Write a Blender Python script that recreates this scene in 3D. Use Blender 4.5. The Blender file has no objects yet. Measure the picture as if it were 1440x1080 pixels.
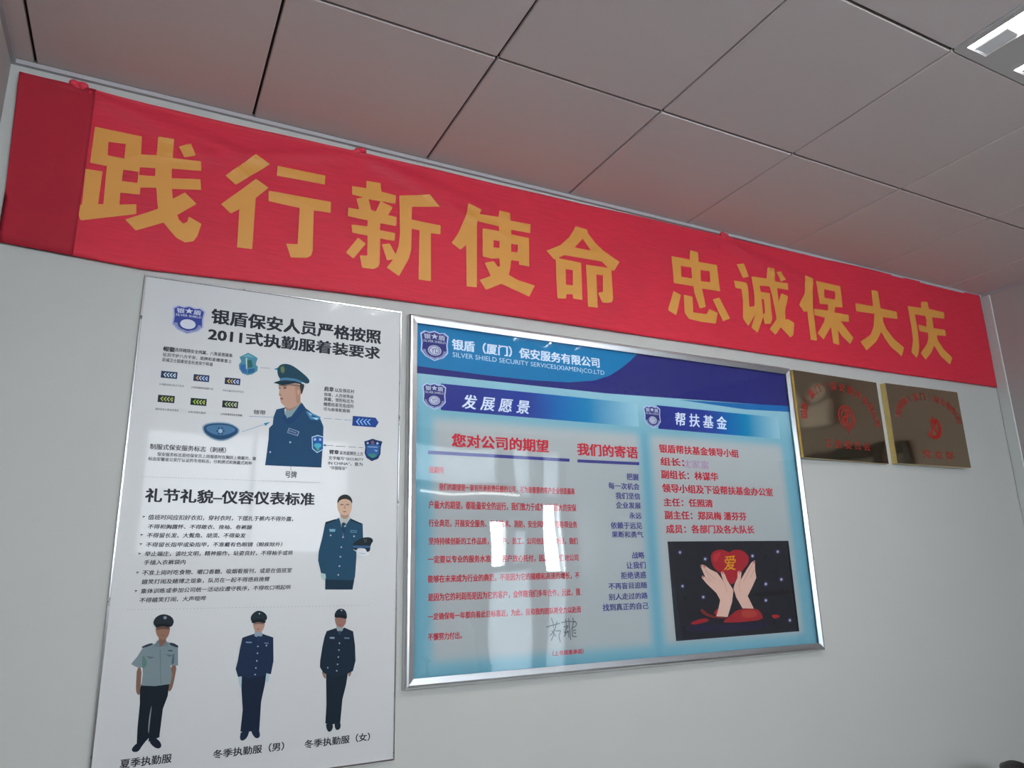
import bpy, bmesh, math, random
from mathutils import Vector, Matrix
from mathutils.geometry import tessellate_polygon
random.seed(4)
PI = math.pi
H = 2.8                                    # ceiling height; camera solved from the ceiling grid
# ------------------------------------------------------------------ camera
F = 1023.2
CAM = Vector((-0.33827, -2.22262, 1.33534))
R = Matrix(((0.89177537, -0.45187885, -0.02328524),
            (0.09492763, 0.23715826, -0.96682196),
            (0.44240868, 0.85997759, 0.25438769)))
scene = bpy.context.scene
COL = scene.collection
cd = bpy.data.cameras.new('camera'); cam = bpy.data.objects.new('camera', cd); COL.objects.link(cam)
cd.sensor_width = 36; cd.lens = F * 36 / 1440; cd.clip_start = 0.02
m4 = Matrix((R[0], -R[1], -R[2])).transposed().to_4x4(); m4.translation = CAM
cam.matrix_world = m4
scene.camera = cam
# ------------------------------------------------------------------ world, exposure, daylight
scene.view_settings.view_transform = 'Standard'; scene.view_settings.look = 'None'
scene.view_settings.exposure = 0.40; scene.view_settings.gamma = 1.0
scene.view_settings.use_curve_mapping = False
wd = bpy.data.worlds.new('sky'); scene.world = wd; wd.use_nodes = True
wd.node_tree.nodes['Background'].inputs[0].default_value = (0.80, 0.90, 1.0, 1)
wd.node_tree.nodes['Background'].inputs[1].default_value = 5.0


def area(name, loc, rot, sx, sy, power, col=(1, 1, 1), spread=PI):
    l = bpy.data.lights.new(name, 'AREA'); l.shape = 'RECTANGLE'; l.size = sx; l.size_y = sy
    l.energy = power; l.color = col; l.spread = spread
    o = bpy.data.objects.new(name, l); COL.objects.link(o); o.location = loc; o.rotation_euler = rot
    return o


YB = -4.6                                   # back wall of the room
X0, X1 = -0.783, 3.78                       # left and right wall
# window openings in the back wall: x0, x1, z0, z1, frosted or clear
WIN = [(-0.35, 1.45, 1.55, 2.65, 0), (2.86, 3.05, 1.40, 1.90, 0), (3.46, 3.71, 1.33, 2.08, 0),
       (2.86, 3.33, 0.30, 1.37, 1), (3.46, 3.71, 0.30, 1.30, 1), (3.11, 3.28, 1.42, 1.80, 1),
       (1.70, 2.98, 2.26, 2.66, 1), (3.13, 3.33, 2.14, 2.66, 1), (3.46, 3.71, 2.14, 2.66, 1)]
DAY = 22.0                                   # radiance of the overcast daylight outside
area('window_daylight', (0.55, YB - 0.16, 2.1), (PI / 2, 0, 0), 1.8, 1.10, 84, (0.90, 0.96, 1.0))
area('window_daylight', (2.72, YB - 0.30, 1.50), (PI / 2, 0, 0), 2.10, 2.40, DAY * PI * 2.1 * 2.4, (0.90, 0.96, 1.0))
TROF = [(1.683, -1.198), (0.483, -1.198)]      # corners of the recessed lamps (x min, y max)
TPOW = (4.0, 5.0)              # per tube of each lamp

# ------------------------------------------------------------------ helpers


def lin(c):
    c = c / 255.0
    return c / 12.92 if c <= 0.04045 else ((c + 0.055) / 1.055) ** 2.4


def seen(r, g, b, k=1.14):                  # ink reflectance of a colour next to the white paper
    return tuple(min(0.95, lin(c) * k) for c in (r, g, b))


def px(u, v, y=0.0):                        # measured point of the picture -> point on the plane y = const
    d = Vector(((u - 720) / F, (v - 540) / F, 1.0)) @ R
    t = (y - CAM.y) / d.y
    return CAM.x + t * d.x, CAM.z + t * d.z


MATS = {}


def mat(name, col, rough=0.5, metal=0.0, noise=0.0, nscale=20.0, bump=0.0, bscale=40.0, spec=0.5, coat=0.0):
    if name in MATS: return MATS[name]
    m = bpy.data.materials.new(name); m.use_nodes = True; nt = m.node_tree; b = nt.nodes['Principled BSDF']
    b.inputs['Base Color'].default_value = (*col, 1); b.inputs['Roughness'].default_value = rough
    b.inputs['Metallic'].default_value = metal; b.inputs['Specular IOR Level'].default_value = spec
    b.inputs['Coat Weight'].default_value = coat
    tc = nt.nodes.new('ShaderNodeTexCoord')
    if noise:
        n = nt.nodes.new('ShaderNodeTexNoise'); n.inputs['Scale'].default_value = nscale; n.inputs['Detail'].default_value = 4
        nt.links.new(tc.outputs['Object'], n.inputs['Vector'])
        r = nt.nodes.new('ShaderNodeMapRange'); r.inputs['To Min'].default_value = 1 - noise; r.inputs['To Max'].default_value = 1 + noise
        nt.links.new(n.outputs['Fac'], r.inputs['Value'])
        x = nt.nodes.new('ShaderNodeVectorMath'); x.operation = 'SCALE'; x.inputs[0].default_value = col
        nt.links.new(r.outputs['Result'], x.inputs['Scale']); nt.links.new(x.outputs['Vector'], b.inputs['Base Color'])
    if bump:
        n = nt.nodes.new('ShaderNodeTexNoise'); n.inputs['Scale'].default_value = bscale; n.inputs['Detail'].default_value = 3
        nt.links.new(tc.outputs['Object'], n.inputs['Vector'])
        bp = nt.nodes.new('ShaderNodeBump'); bp.inputs['Strength'].default_value = bump; bp.inputs['Distance'].default_value = 0.002
        nt.links.new(n.outputs['Fac'], bp.inputs['Height']); nt.links.new(bp.outputs['Normal'], b.inputs['Normal'])
    MATS[name] = m
    return m


def ink_mat(name, rough=0.45):
    m = bpy.data.materials.new(name); m.use_nodes = True; nt = m.node_tree; b = nt.nodes['Principled BSDF']
    a = nt.nodes.new('ShaderNodeAttribute'); a.attribute_name = 'Col'
    nt.links.new(a.outputs['Color'], b.inputs['Base Color']); b.inputs['Roughness'].default_value = 0.6
    b.inputs['Specular IOR Level'].default_value = 0.12
    MATS[name] = m
    return m


INK = ink_mat('printed_ink'); MATTE = ink_mat('printed_paper', 0.8)


def link(name, me, m=None, parent=None, loc=None):
    o = bpy.data.objects.new(name, me); COL.objects.link(o)
    if m is not None and len(me.materials) == 0: me.materials.append(m)
    if parent: o.parent = parent
    if loc: o.location = loc
    return o


def bmo(name, bm, m, parent=None, smooth=False):
    me = bpy.data.meshes.new(name); bm.normal_update(); bm.to_mesh(me); bm.free()
    if smooth: me.polygons.foreach_set('use_smooth', [True] * len(me.polygons))
    return link(name, me, m, parent)


def abox(bm, x0, x1, y0, y1, z0, z1, bev=0.0):
    r = bmesh.ops.create_cube(bm, size=1); vs = r['verts']
    for v in vs:
        v.co = Vector(((x0 + x1) / 2 + v.co.x * (x1 - x0), (y0 + y1) / 2 + v.co.y * (y1 - y0), (z0 + z1) / 2 + v.co.z * (z1 - z0)))
    if bev:
        es = list({e for v in vs for e in v.link_edges})
        bmesh.ops.bevel(bm, geom=es, offset=bev, segments=1, affect='EDGES')


def box(name, x0, x1, y0, y1, z0, z1, m, parent=None, bev=0.0):
    bm = bmesh.new(); abox(bm, x0, x1, y0, y1, z0, z1, bev); return bmo(name, bm, m, parent)


def empty(name, loc=(0, 0, 0)):
    o = bpy.data.objects.new(name, None); COL.objects.link(o); o.location = loc; o.empty_display_size = 0.1
    return o


def tag(o, label=None, cat=None, group=None, kind=None):
    if label: o['label'] = label
    if cat: o['category'] = cat
    if group: o['group'] = group
    if kind: o['kind'] = kind
    return o


def struct(o): o['kind'] = 'structure'; return o


# glyph outlines from Blender's built-in text object
GLY = {}


def glyphs(body, off=0.0, res=2, shear=0.0):
    k = (body, off, res, shear)
    if k in GLY: return GLY[k]
    c = bpy.data.curves.new('t', 'FONT'); c.body = body; c.resolution_u = res; c.shear = shear
    o = bpy.data.objects.new('t', c); COL.objects.link(o)
    dg = bpy.context.evaluated_depsgraph_get()
    me = bpy.data.meshes.new_from_object(o.evaluated_get(dg))
    vs = [(v.co.x, v.co.y) for v in me.vertices]; fs = [tuple(p.vertices) for p in me.polygons]
    bpy.data.objects.remove(o); bpy.data.curves.remove(c); bpy.data.meshes.remove(me)
    GLY[k] = (vs, fs)
    return GLY[k]


STEP = 0.00005


def strikes(off):                            # heavier strokes: the outline struck several times, slightly shifted
    return ((off, off * .6), (-off, off * .6), (off, -off * .6), (-off, -off * .6)) if off > 0.004 else ((0, 0),)


class Print:
    """flat print on a board: coloured shapes in reading planes a hair apart"""
    def __init__(s, y, layer=0): s.y = y; s.v = []; s.f = []; s.c = []; s.l = layer

    def raw(s, pts, faces, col):
        n = len(s.v); y = s.y - s.l * STEP
        s.v += [(x, y, z) for x, z in pts]; s.f += [tuple(i + n for i in f) for f in faces]; s.c += [col] * len(pts)

    def poly(s, pts, col, holes=()):        # wall coordinates
        loops = [pts] + list(holes); allp = [p for lp in loops for p in lp]
        tri = tessellate_polygon([[Vector((p[0], p[1], 0)) for p in lp] for lp in loops])
        s.raw(allp, tri, col); s.l += 1

    def pp(s, pts, col, Z=None, smooth=0):  # points read off the picture, Z maps a magnified view
        if Z: pts = [(Z[0] + a / Z[2], Z[1] + b / Z[2]) for a, b in pts]
        if smooth: pts = chaikin(pts, smooth)
        s.poly([px(a, b, s.y) for a, b in pts], col)

    def disc(s, u, v, ru, rv, col, Z=None, n=12):
        s.pp([(u + ru * math.cos(2 * PI * i / n), v + rv * math.sin(2 * PI * i / n)) for i in range(n)], col, Z)

    def line(s, pts, w, col, Z=None):       # stroke of width w metres
        if Z: pts = [(Z[0] + a / Z[2], Z[1] + b / Z[2]) for a, b in pts]
        P = [Vector(px(a, b, s.y)) for a, b in pts]
        for a, b in zip(P, P[1:]):
            d = (b - a)
            if d.length < 1e-6: continue
            n = Vector((-d.y, d.x)).normalized() * w / 2
            s.raw([tuple(a + n), tuple(b + n), tuple(b - n), tuple(a - n)], [(0, 1, 2, 3)], col)
        s.l += 1

    def fit(s, body, x0, x1, z0, z1, col, off=0.018, shear=0.0, lo=-0.08, hi=0.86):
        vs, fs = glyphs(body, 0, 2, shear)
        a = min(v[0] for v in vs); b = max(v[0] for v in vs)
        for dx, dy in strikes(off):
            s.raw([(x0 + (v[0] + dx - a) / (b - a) * (x1 - x0), z0 + (v[1] + dy - lo) / (hi - lo) * (z1 - z0)) for v in vs], fs, col); s.l += 1

    def text(s, body, ul, vt, vb, ur, vbr, col, off=0.018, shear=0.0, lo=-0.08, hi=0.86):
        xa, zt = px(ul, vt, s.y); xb, zb = px(ul, vb, s.y); xr, zr = px(ur, vbr, s.y)
        h = zt - zb; z0 = (zb + zr) / 2
        s.fit(body, (xa + xb) / 2, xr, z0, z0 + h, col, off, shear, lo, hi)

    def build(s, name, parent, m=None):
        me = bpy.data.meshes.new(name); me.from_pydata(s.v, [], s.f)
        at = me.color_attributes.new('Col', 'FLOAT_COLOR', 'POINT')
        at.data.foreach_set('color', [x for c in s.c for x in (*c, 1.0)])
        return link(name, me, m or INK, parent)


def chaikin(p, k):
    for _ in range(k):
        q = []
        for a, b in zip(p, p[1:] + p[:1]):
            q.append((a[0] * .75 + b[0] * .25, a[1] * .75 + b[1] * .25)); q.append((a[0] * .25 + b[0] * .75, a[1] * .25 + b[1] * .75))
        p = q
    return p


# ------------------------------------------------------------------ the room
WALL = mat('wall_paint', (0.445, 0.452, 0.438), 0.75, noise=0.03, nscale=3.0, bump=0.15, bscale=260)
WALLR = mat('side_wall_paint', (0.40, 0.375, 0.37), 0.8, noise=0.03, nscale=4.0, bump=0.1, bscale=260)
TILE = mat('ceiling_tile_paint', (0.60, 0.545, 0.535), 0.7, noise=0.02, nscale=60, bump=0.3, bscale=700)
TRIMM = mat('ceiling_angle_paint', (0.40, 0.39, 0.41), 0.45, noise=0.02)
DARK = mat('ceiling_void', (0.02, 0.015, 0.018), 0.9, noise=0.1)
FLOORM = mat('floor_tile', (0.12, 0.108, 0.085), 0.35, noise=0.08, nscale=5)
WHITE = mat('white_enamel', (0.78, 0.79, 0.80), 0.3, noise=0.02)
ALU = mat('brushed_aluminium', (0.74, 0.76, 0.79), 0.28, 1.0, noise=0.03, nscale=60, bump=0.05, bscale=300)
BLACK = mat('black_frame_paint', (0.018, 0.016, 0.018), 0.35, noise=0.1)


def wall_x(name, x, xo, holes=()):           # wall in a plane x = const
    bm = bmesh.new(); abox(bm, min(x, xo), max(x, xo), YB, 0.0, 0, H + 0.3); return struct(bmo(name, bm, WALLR))


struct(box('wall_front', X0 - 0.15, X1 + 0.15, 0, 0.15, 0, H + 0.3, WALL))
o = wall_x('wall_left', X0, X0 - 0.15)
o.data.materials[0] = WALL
# right wall with a doorway
DY0, DY1, DZ = -1.62, -0.70, 2.08
bm = bmesh.new()
abox(bm, X1, X1 + 0.15, DY1, 0, 0, H + 0.3); abox(bm, X1, X1 + 0.15, YB, DY0, 0, H + 0.3); abox(bm, X1, X1 + 0.15, DY0, DY1, DZ, H + 0.3)
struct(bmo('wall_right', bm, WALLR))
dr = struct(empty('door_1', (X1, (DY0 + DY1) / 2, 0)))


def sub(name, x0, x1, y0, y1, z0, z1, m, par, bev=0.0):
    o = box(name, x0 - par.location.x, x1 - par.location.x, y0 - par.location.y, y1 - par.location.y, z0 - par.location.z, z1 - par.location.z, m, par, bev)
    return o


bm = bmesh.new(); L = dr.location
for a in ((X1 - 0.02, X1 + 0.15, DY1 - 0.07, DY1, 0, DZ), (X1 - 0.02, X1 + 0.15, DY0, DY0 + 0.07, 0, DZ), (X1 - 0.02, X1 + 0.15, DY0 + 0.07, DY1 - 0.07, DZ - 0.07, DZ)):
    abox(bm, a[0] - L.x, a[1] - L.x, a[2] - L.y, a[3] - L.y, a[4], a[5], 0.004)
bmo('door_frame', bm, BLACK, dr)
lf = sub('door_leaf', X1 + 0.06, X1 + 0.10, DY0 + 0.072, DY1 - 0.072, 0.01, DZ - 0.072, WALLR, dr)
bm = bmesh.new(); abox(bm, X1 + 0.0 - L.x, X1 + 0.06 - L.x, DY0 + 0.13 - L.y, DY0 + 0.16 - L.y, 1.0, 1.03, 0.004); abox(bm, X1 + 0.0 - L.x, X1 + 0.02 - L.x, DY0 + 0.13 - L.y, DY0 + 0.26 - L.y, 1.0, 1.03, 0.004)
bmo('door_handle', bm, ALU, lf)
# back wall with its window openings
cx_ = sorted({X0 - 0.15, X1 + 0.15} | {w[0] for w in WIN} | {w[1] for w in WIN}); cz_ = sorted({0.0, H + 0.3} | {w[2] for w in WIN} | {w[3] for w in WIN})
bm = bmesh.new()
for a, b in zip(cx_, cx_[1:]):
    run = None
    for c, d in zip(cz_, cz_[1:]):
        hole = any(w[0] <= a and b <= w[1] and w[2] <= c and d <= w[3] for w in WIN)
        if hole:
            if run is not None: abox(bm, a, b, YB - 0.15, YB, run, c); run = None
        elif run is None: run = c
    if run is not None: abox(bm, a, b, YB - 0.15, YB, run, cz_[-1])
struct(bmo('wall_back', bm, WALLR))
gl = bpy.data.materials.new('window_glass'); gl.use_nodes = True; nt = gl.node_tree; nt.nodes.clear()
ou = nt.nodes.new('ShaderNodeOutputMaterial'); mx = nt.nodes.new('ShaderNodeMixShader'); tr = nt.nodes.new('ShaderNodeBsdfTransparent')
gs = nt.nodes.new('ShaderNodeBsdfGlossy'); gs.inputs['Roughness'].default_value = 0.02; fr = nt.nodes.new('ShaderNodeFresnel'); fr.inputs['IOR'].default_value = 1.5
nt.links.new(fr.outputs[0], mx.inputs[0]); nt.links.new(tr.outputs[0], mx.inputs[1]); nt.links.new(gs.outputs[0], mx.inputs[2]); nt.links.new(mx.outputs[0], ou.inputs[0])
FROST = bpy.data.materials.new('frosted_glass'); FROST.use_nodes = True; nt = FROST.node_tree; nt.nodes.clear()
ou = nt.nodes.new('ShaderNodeOutputMaterial'); mx = nt.nodes.new('ShaderNodeMixShader'); mx.inputs[0].default_value = 0.35; tl_ = nt.nodes.new('ShaderNodeBsdfTranslucent'); tl_.inputs[0].default_value = (0.5, 0.52, 0.54, 1); df = nt.nodes.new('ShaderNodeBsdfDiffuse')
nt.links.new(tl_.outputs[0], mx.inputs[1]); nt.links.new(df.outputs[0], mx.inputs[2]); nt.links.new(mx.outputs[0], ou.inputs[0])
for i, (a, b, c, d, frosted) in enumerate(WIN):
    w = struct(empty('window_%d' % (i + 1), ((a + b) / 2, YB, c)))
    bm = bmesh.new(); t = 0.035 if i == 0 else 0.018; hw = (b - a) / 2; hh = d - c
    abox(bm, -hw, -hw + t, -0.09, -0.03, 0, hh); abox(bm, hw - t, hw, -0.09, -0.03, 0, hh); abox(bm, -hw + t, hw - t, -0.09, -0.03, 0, t); abox(bm, -hw + t, hw - t, -0.09, -0.03, hh - t, hh)
    if i == 0: abox(bm, -t / 2, t / 2, -0.09, -0.03, t, hh - t)
    bmo('window_frame', bm, WHITE, w)
    sub('window_pane', a + t, b - t, YB - 0.064, YB - 0.058, c + t, d - t, FROST if frosted else gl, w)
struct(box('floor', X0 - 0.15, X1 + 0.15, YB - 0.15, 0.15, -0.1, 0, FLOORM))
BASE = mat('skirting_tile', (0.25, 0.2, 0.17), 0.4, noise=0.1)
struct(box('baseboard_front', X0, X1, -0.012, 0, 0, 0.1, BASE))
# ceiling: dark void above, lay-in tiles, each an object
ceil = struct(box('ceiling', X0 - 0.15, X1 + 0.15, YB - 0.15, 0.15, H + 0.14, H + 0.2, DARK))
GX = -0.7245; GY = -0.598; G = 0.008; TS = 0.6
xl = [X0] + [GX + TS * k for k in range(8)] + [X1]
yl = [0.0] + [GY - TS * j for j in range(7)] + [YB]
tcache = {}
LAMPCELLS = set()
for lx, ly in TROF:
    LAMPCELLS.add((round((lx - GX) / TS), round(-(ly - GY) / TS)))


def tile(i, j):
    xa, xb = xl[i], xl[i + 1]; ya, yb = yl[j + 1], yl[j]
    wx = xb - xa - 2 * G * 0.5; wy = yb - ya - G
    key = (round(wx, 3), round(wy, 3))
    if key not in tcache:
        bm = bmesh.new(); abox(bm, -wx / 2, wx / 2, -wy / 2, wy / 2, 0, 0.014, 0.0022 if wx > 0.1 else 0)
        me = bpy.data.meshes.new('ceiling_tile'); bm.to_mesh(me); bm.free(); me.materials.append(TILE); tcache[key] = me
    link('ceiling_tile', tcache[key], None, ceil, ((xa + xb) / 2, (ya + yb) / 2, H + random.uniform(0, 0.0012)))


for i in range(len(xl) - 1):
    for j in range(len(yl) - 1):
        if (i - 1, j - 1) in LAMPCELLS: continue
        tile(i, j)
# recessed tees above the open joints
for x in xl[1:-1]: box('grid_bar', x - 0.010, x + 0.010, YB, 0, H + 0.0145, H + 0.034, DARK, ceil)
for y in yl[1:-1]: box('grid_bar', X0, X1, y - 0.010, y + 0.010, H + 0.0145, H + 0.034, DARK, ceil)
# wall angles round the ceiling edge (L section)
def angle(name, axis, c, a, b, sgn, w=0.012):
    bm = bmesh.new()
    if axis == 'x':
        abox(bm, a, b, min(c, c + sgn * w), max(c, c + sgn * w), H - 0.0150, H - 0.0015); abox(bm, a, b, min(c, c + sgn * 0.0015), max(c, c + sgn * 0.0015), H - 0.0015, H + 0.02)
    else:
        abox(bm, min(c, c + sgn * w), max(c, c + sgn * w), a, b, H - 0.0150, H - 0.0015); abox(bm, min(c, c + sgn * 0.0015), max(c, c + sgn * 0.0015), a, b, H - 0.0015, H + 0.02)
    return struct(bmo(name, bm, TRIMM))


angle('trim_1', 'x', -0.0005, X0, X1, -1); angle('trim_2', 'y', X0 + 0.0005, YB, -0.013, 1); angle('trim_3', 'y', X1 - 0.0005, YB, -0.013, -1, 0.004)
# plastic cable duct running down the right-hand corner
struct(box('trim_4', X1 - 0.009, X1 - 0.0005, -0.060, -0.001, 0.1, H - 0.016, mat('duct_plastic', (0.58, 0.61, 0.60), 0.5, noise=0.02), None, 0.003))

# recessed three-tube louvre lamp
REFL = mat('lamp_reflector', (0.86, 0.87, 0.88), 0.25, 0.6, noise=0.01)
PLATE = mat('lamp_face_paint', (0.50, 0.49, 0.48), 0.4, noise=0.02)
EM = bpy.data.materials.new('fluorescent_tube'); EM.use_nodes = True
EM.node_tree.nodes['Principled BSDF'].inputs['Emission Color'].default_value = (1, 0.99, 0.96, 1)
EM.node_tree.nodes['Principled BSDF'].inputs['Emission Strength'].default_value = 6.0


def troffer(x, y, label):
    t = tag(empty('ceiling_lamp', (x + 0.297, y - 0.297, H)), label, 'ceiling lamp', 'recessed three-tube ceiling lamps')
    h = 0.297; bm = bmesh.new(); cx = (-0.233, 0.0, 0.233); cw = 0.045; e = 0.270
    # face plate with three channels cut out
    abox(bm, -h, h, -h, -e, 0, 0.004); abox(bm, -h, h, e, h, 0, 0.004)
    edges = [-h] + [v for c in cx for v in (c - cw, c + cw)] + [h]
    for a, b in zip(edges[0::2], edges[1::2]): abox(bm, a, b, -e, e, 0, 0.004)
    bmo('face_plate', bm, PLATE, t)
    bm = bmesh.new(); abox(bm, -h, h, -h, h, 0.1, 0.104)
    for s in (-1, 1):
        abox(bm, s * h - 0.002 * (s > 0), s * h + 0.002 * (s < 0), -h, h, 0.004, 0.1); abox(bm, -h, h, s * h - 0.002 * (s > 0), s * h + 0.002 * (s < 0), 0.004, 0.1)
    bmo('housing', bm, WHITE, t)
    for c in cx:
        bm = bmesh.new(); n = 7; pr = []
        for k in range(n + 1):
            a = PI * k / n; pr.append((c - cw * math.cos(a) * (1.0), 0.004 + 0.062 * math.sin(a)))
        vs = [[bm.verts.new((u, yy, w)) for u, w in pr] for yy in (-e, e)]
        for k in range(n): bm.faces.new((vs[0][k], vs[0][k + 1], vs[1][k + 1], vs[1][k]))
        for r_ in (0, 1): bm.faces.new(vs[r_] if r_ else vs[r_][::-1])
        rf = bmo('reflector', bm, REFL, t)
        bm = bmesh.new(); bmesh.ops.create_cone(bm, cap_ends=True, segments=12, radius1=0.013, radius2=0.013, depth=2 * e - 0.02, matrix=Matrix.Translation((c, 0, 0.040)) @ Matrix.Rotation(PI / 2, 4, 'X'))
        bmo('fluorescent_tube', bm, EM, rf)
        for k in range(1, 4):
            yy = -e + 2 * e * k / 4; bm = bmesh.new(); abox(bm, c - cw + 0.003, c + cw - 0.003, yy - 0.0008, yy + 0.0008, 0.006, 0.018)
            bmo('louvre_blade', bm, REFL, rf)
        for s in (-1, 1):
            bm = bmesh.new(); abox(bm, c - 0.012, c + cw - 0.002, s * (e - 0.05) - 0.048, s * (e - 0.05) + 0.048, 0.005, 0.020, 0.003); bmo('lamp_holder', bm, WHITE, rf)
        l = area('lamp_light', (x + 0.297 + c, y - 0.297, H + 0.0265), (0, 0, 0), 0.022, 0.52, TPOW[TROF.index((x, y))], (1.0, 0.965, 0.89), PI)
    return t


troffer(*TROF[0], 'lit recessed lamp in the ceiling at the upper right')
troffer(*TROF[1], 'unseen recessed lamp added in the ceiling to light the wall and banner')  # added out of view to brighten the front wall and banner

# ------------------------------------------------------------------ red banner
BT = [(-0.757, 2.757), (-0.58, 2.757), (-0.418, 2.754), (0.165, 2.760), (0.51, 2.765), (1.073, 2.770), (1.646, 2.776), (2.267, 2.784), (2.859, 2.79), (3.47, 2.793), (3.76, 2.793)]
BB = [(-0.736, 2.233), (-0.393, 2.216), (0.184, 2.235), (0.583, 2.243), (1.591, 2.248), (2.818, 2.252), (3.76, 2.260)]


def interp(T, x):
    if x <= T[0][0]: return T[0][1]
    for (a, b), (c, d) in zip(T, T[1:]):
        if x <= c: return b + (d - b) * (x - a) / (c - a)
    return T[-1][1]


KN = (-0.612, 0.229, 1.883)


def cloth_y(x, z):
    t = 2.76 - z
    y = 0.0128 + 0.0022 * math.sin(x * 5.1 + t * 3) + 0.0012 * math.sin(x * 13.7 - t * 9 + 1.0)
    for k in KN:                             # sag folds running down from each knot
        for s, sl in ((1, 0.20), (1, 0.34), (-1, 0.26)):
            d = (x - k) * s
            if d > 0:
                u = t - sl * d - 0.012
                y += 0.0070 * math.exp(-(u / 0.02) ** 2) * math.exp(-(d / 0.55) ** 2) * min(1, d / 0.05)
    y += 0.003 * math.exp(-((t - 0.5) / 0.05) ** 2) * math.sin(x * 7.7)
    return -max(y, 0.0045)


CLOTH = bpy.data.materials.new('red_banner_cloth'); CLOTH.use_nodes = True; nt = CLOTH.node_tree; b = nt.nodes['Principled BSDF']
tc = nt.nodes.new('ShaderNodeTexCoord'); mp = nt.nodes.new('ShaderNodeMapping'); mp.inputs['Scale'].default_value = (4, 1, 60)
n = nt.nodes.new('ShaderNodeTexNoise'); n.inputs['Scale'].default_value = 3; n.inputs['Detail'].default_value = 5
cr = nt.nodes.new('ShaderNodeValToRGB'); cr.color_ramp.elements[0].position = 0.3; cr.color_ramp.elements[1].position = 0.7
CR = (0.88, 0.048, 0.10)
cr.color_ramp.elements[0].color = (CR[0] * .94, CR[1] * .9, CR[2] * .9, 1); cr.color_ramp.elements[1].color = (CR[0] * 1.06, CR[1] * 1.15, CR[2] * 1.12, 1)
nt.links.new(tc.outputs['Object'], mp.inputs[0]); nt.links.new(mp.outputs[0], n.inputs['Vector']); nt.links.new(n.outputs['Fac'], cr.inputs[0]); nt.links.new(cr.outputs[0], b.inputs['Base Color'])
b.inputs['Roughness'].default_value = 0.6; b.inputs['Sheen Weight'].default_value = 0.05
MATS['cloth'] = CLOTH
CLOTH2 = mat('red_cloth_doubled', (0.62, 0.028, 0.06), 0.7, noise=0.06, nscale=40)
GOLD = mat('golden_character_print', (0.62, 0.275, 0.050), 0.55, noise=0.06, nscale=8)


def sheet(name, xa, xb, nx, nz, m, parent, dy=0.0, th=0.0, bow=0.0):
    bm = bmesh.new(); g = []
    for i in range(nx + 1):
        row = []
        for j in range(nz + 1):
            t = j / nz; x = xa + (xb - xa) * i / nx
            xx = x + (0.020 * t if i == 0 and xa < -0.7 else 0)
            z = interp(BT, x) * (1 - t) + interp(BB, x) * t
            row.append(bm.verts.new((xx, cloth_y(xx, z) - dy, z)))
        g.append(row)
    for i in range(nx):
        for j in range(nz): bm.faces.new((g[i][j], g[i][j + 1], g[i + 1][j + 1], g[i + 1][j]))
    bmesh.ops.solidify(bm, geom=bm.faces[:], thickness=-0.0006)
    return bmo(name, bm, m, parent, True)


banner = tag(sheet('banner', -0.757, 3.76, 300, 34, CLOTH, None), 'long red cloth banner with golden characters hung along the top of the wall', 'banner')
fo = sheet('folded_end', -0.7575, -0.566, 14, 20, CLOTH2, banner, 0.0022); fo['label'] = 'darker doubled cloth at the left end'
for k in KN:
    bm = bmesh.new(); zt = interp(BT, k)
    for q in range(5):
        a = q * 1.3 + k
        r_ = bmesh.ops.create_icosphere(bm, subdivisions=2, radius=0.009)
        for v in r_['verts']:
            v.co = Vector((v.co.x * (1.5 + 0.3 * math.sin(a)), v.co.y * 0.8, v.co.z * (0.8 + 0.5 * abs(math.sin(a * 2))))) + Vector((k + 0.013 * math.sin(a * 3), -0.012 - 0.003 * math.cos(a), zt + 0.004 + 0.006 * math.cos(a * 2)))
    bmo('tie_knot', bm, CLOTH2, banner, True)

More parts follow.
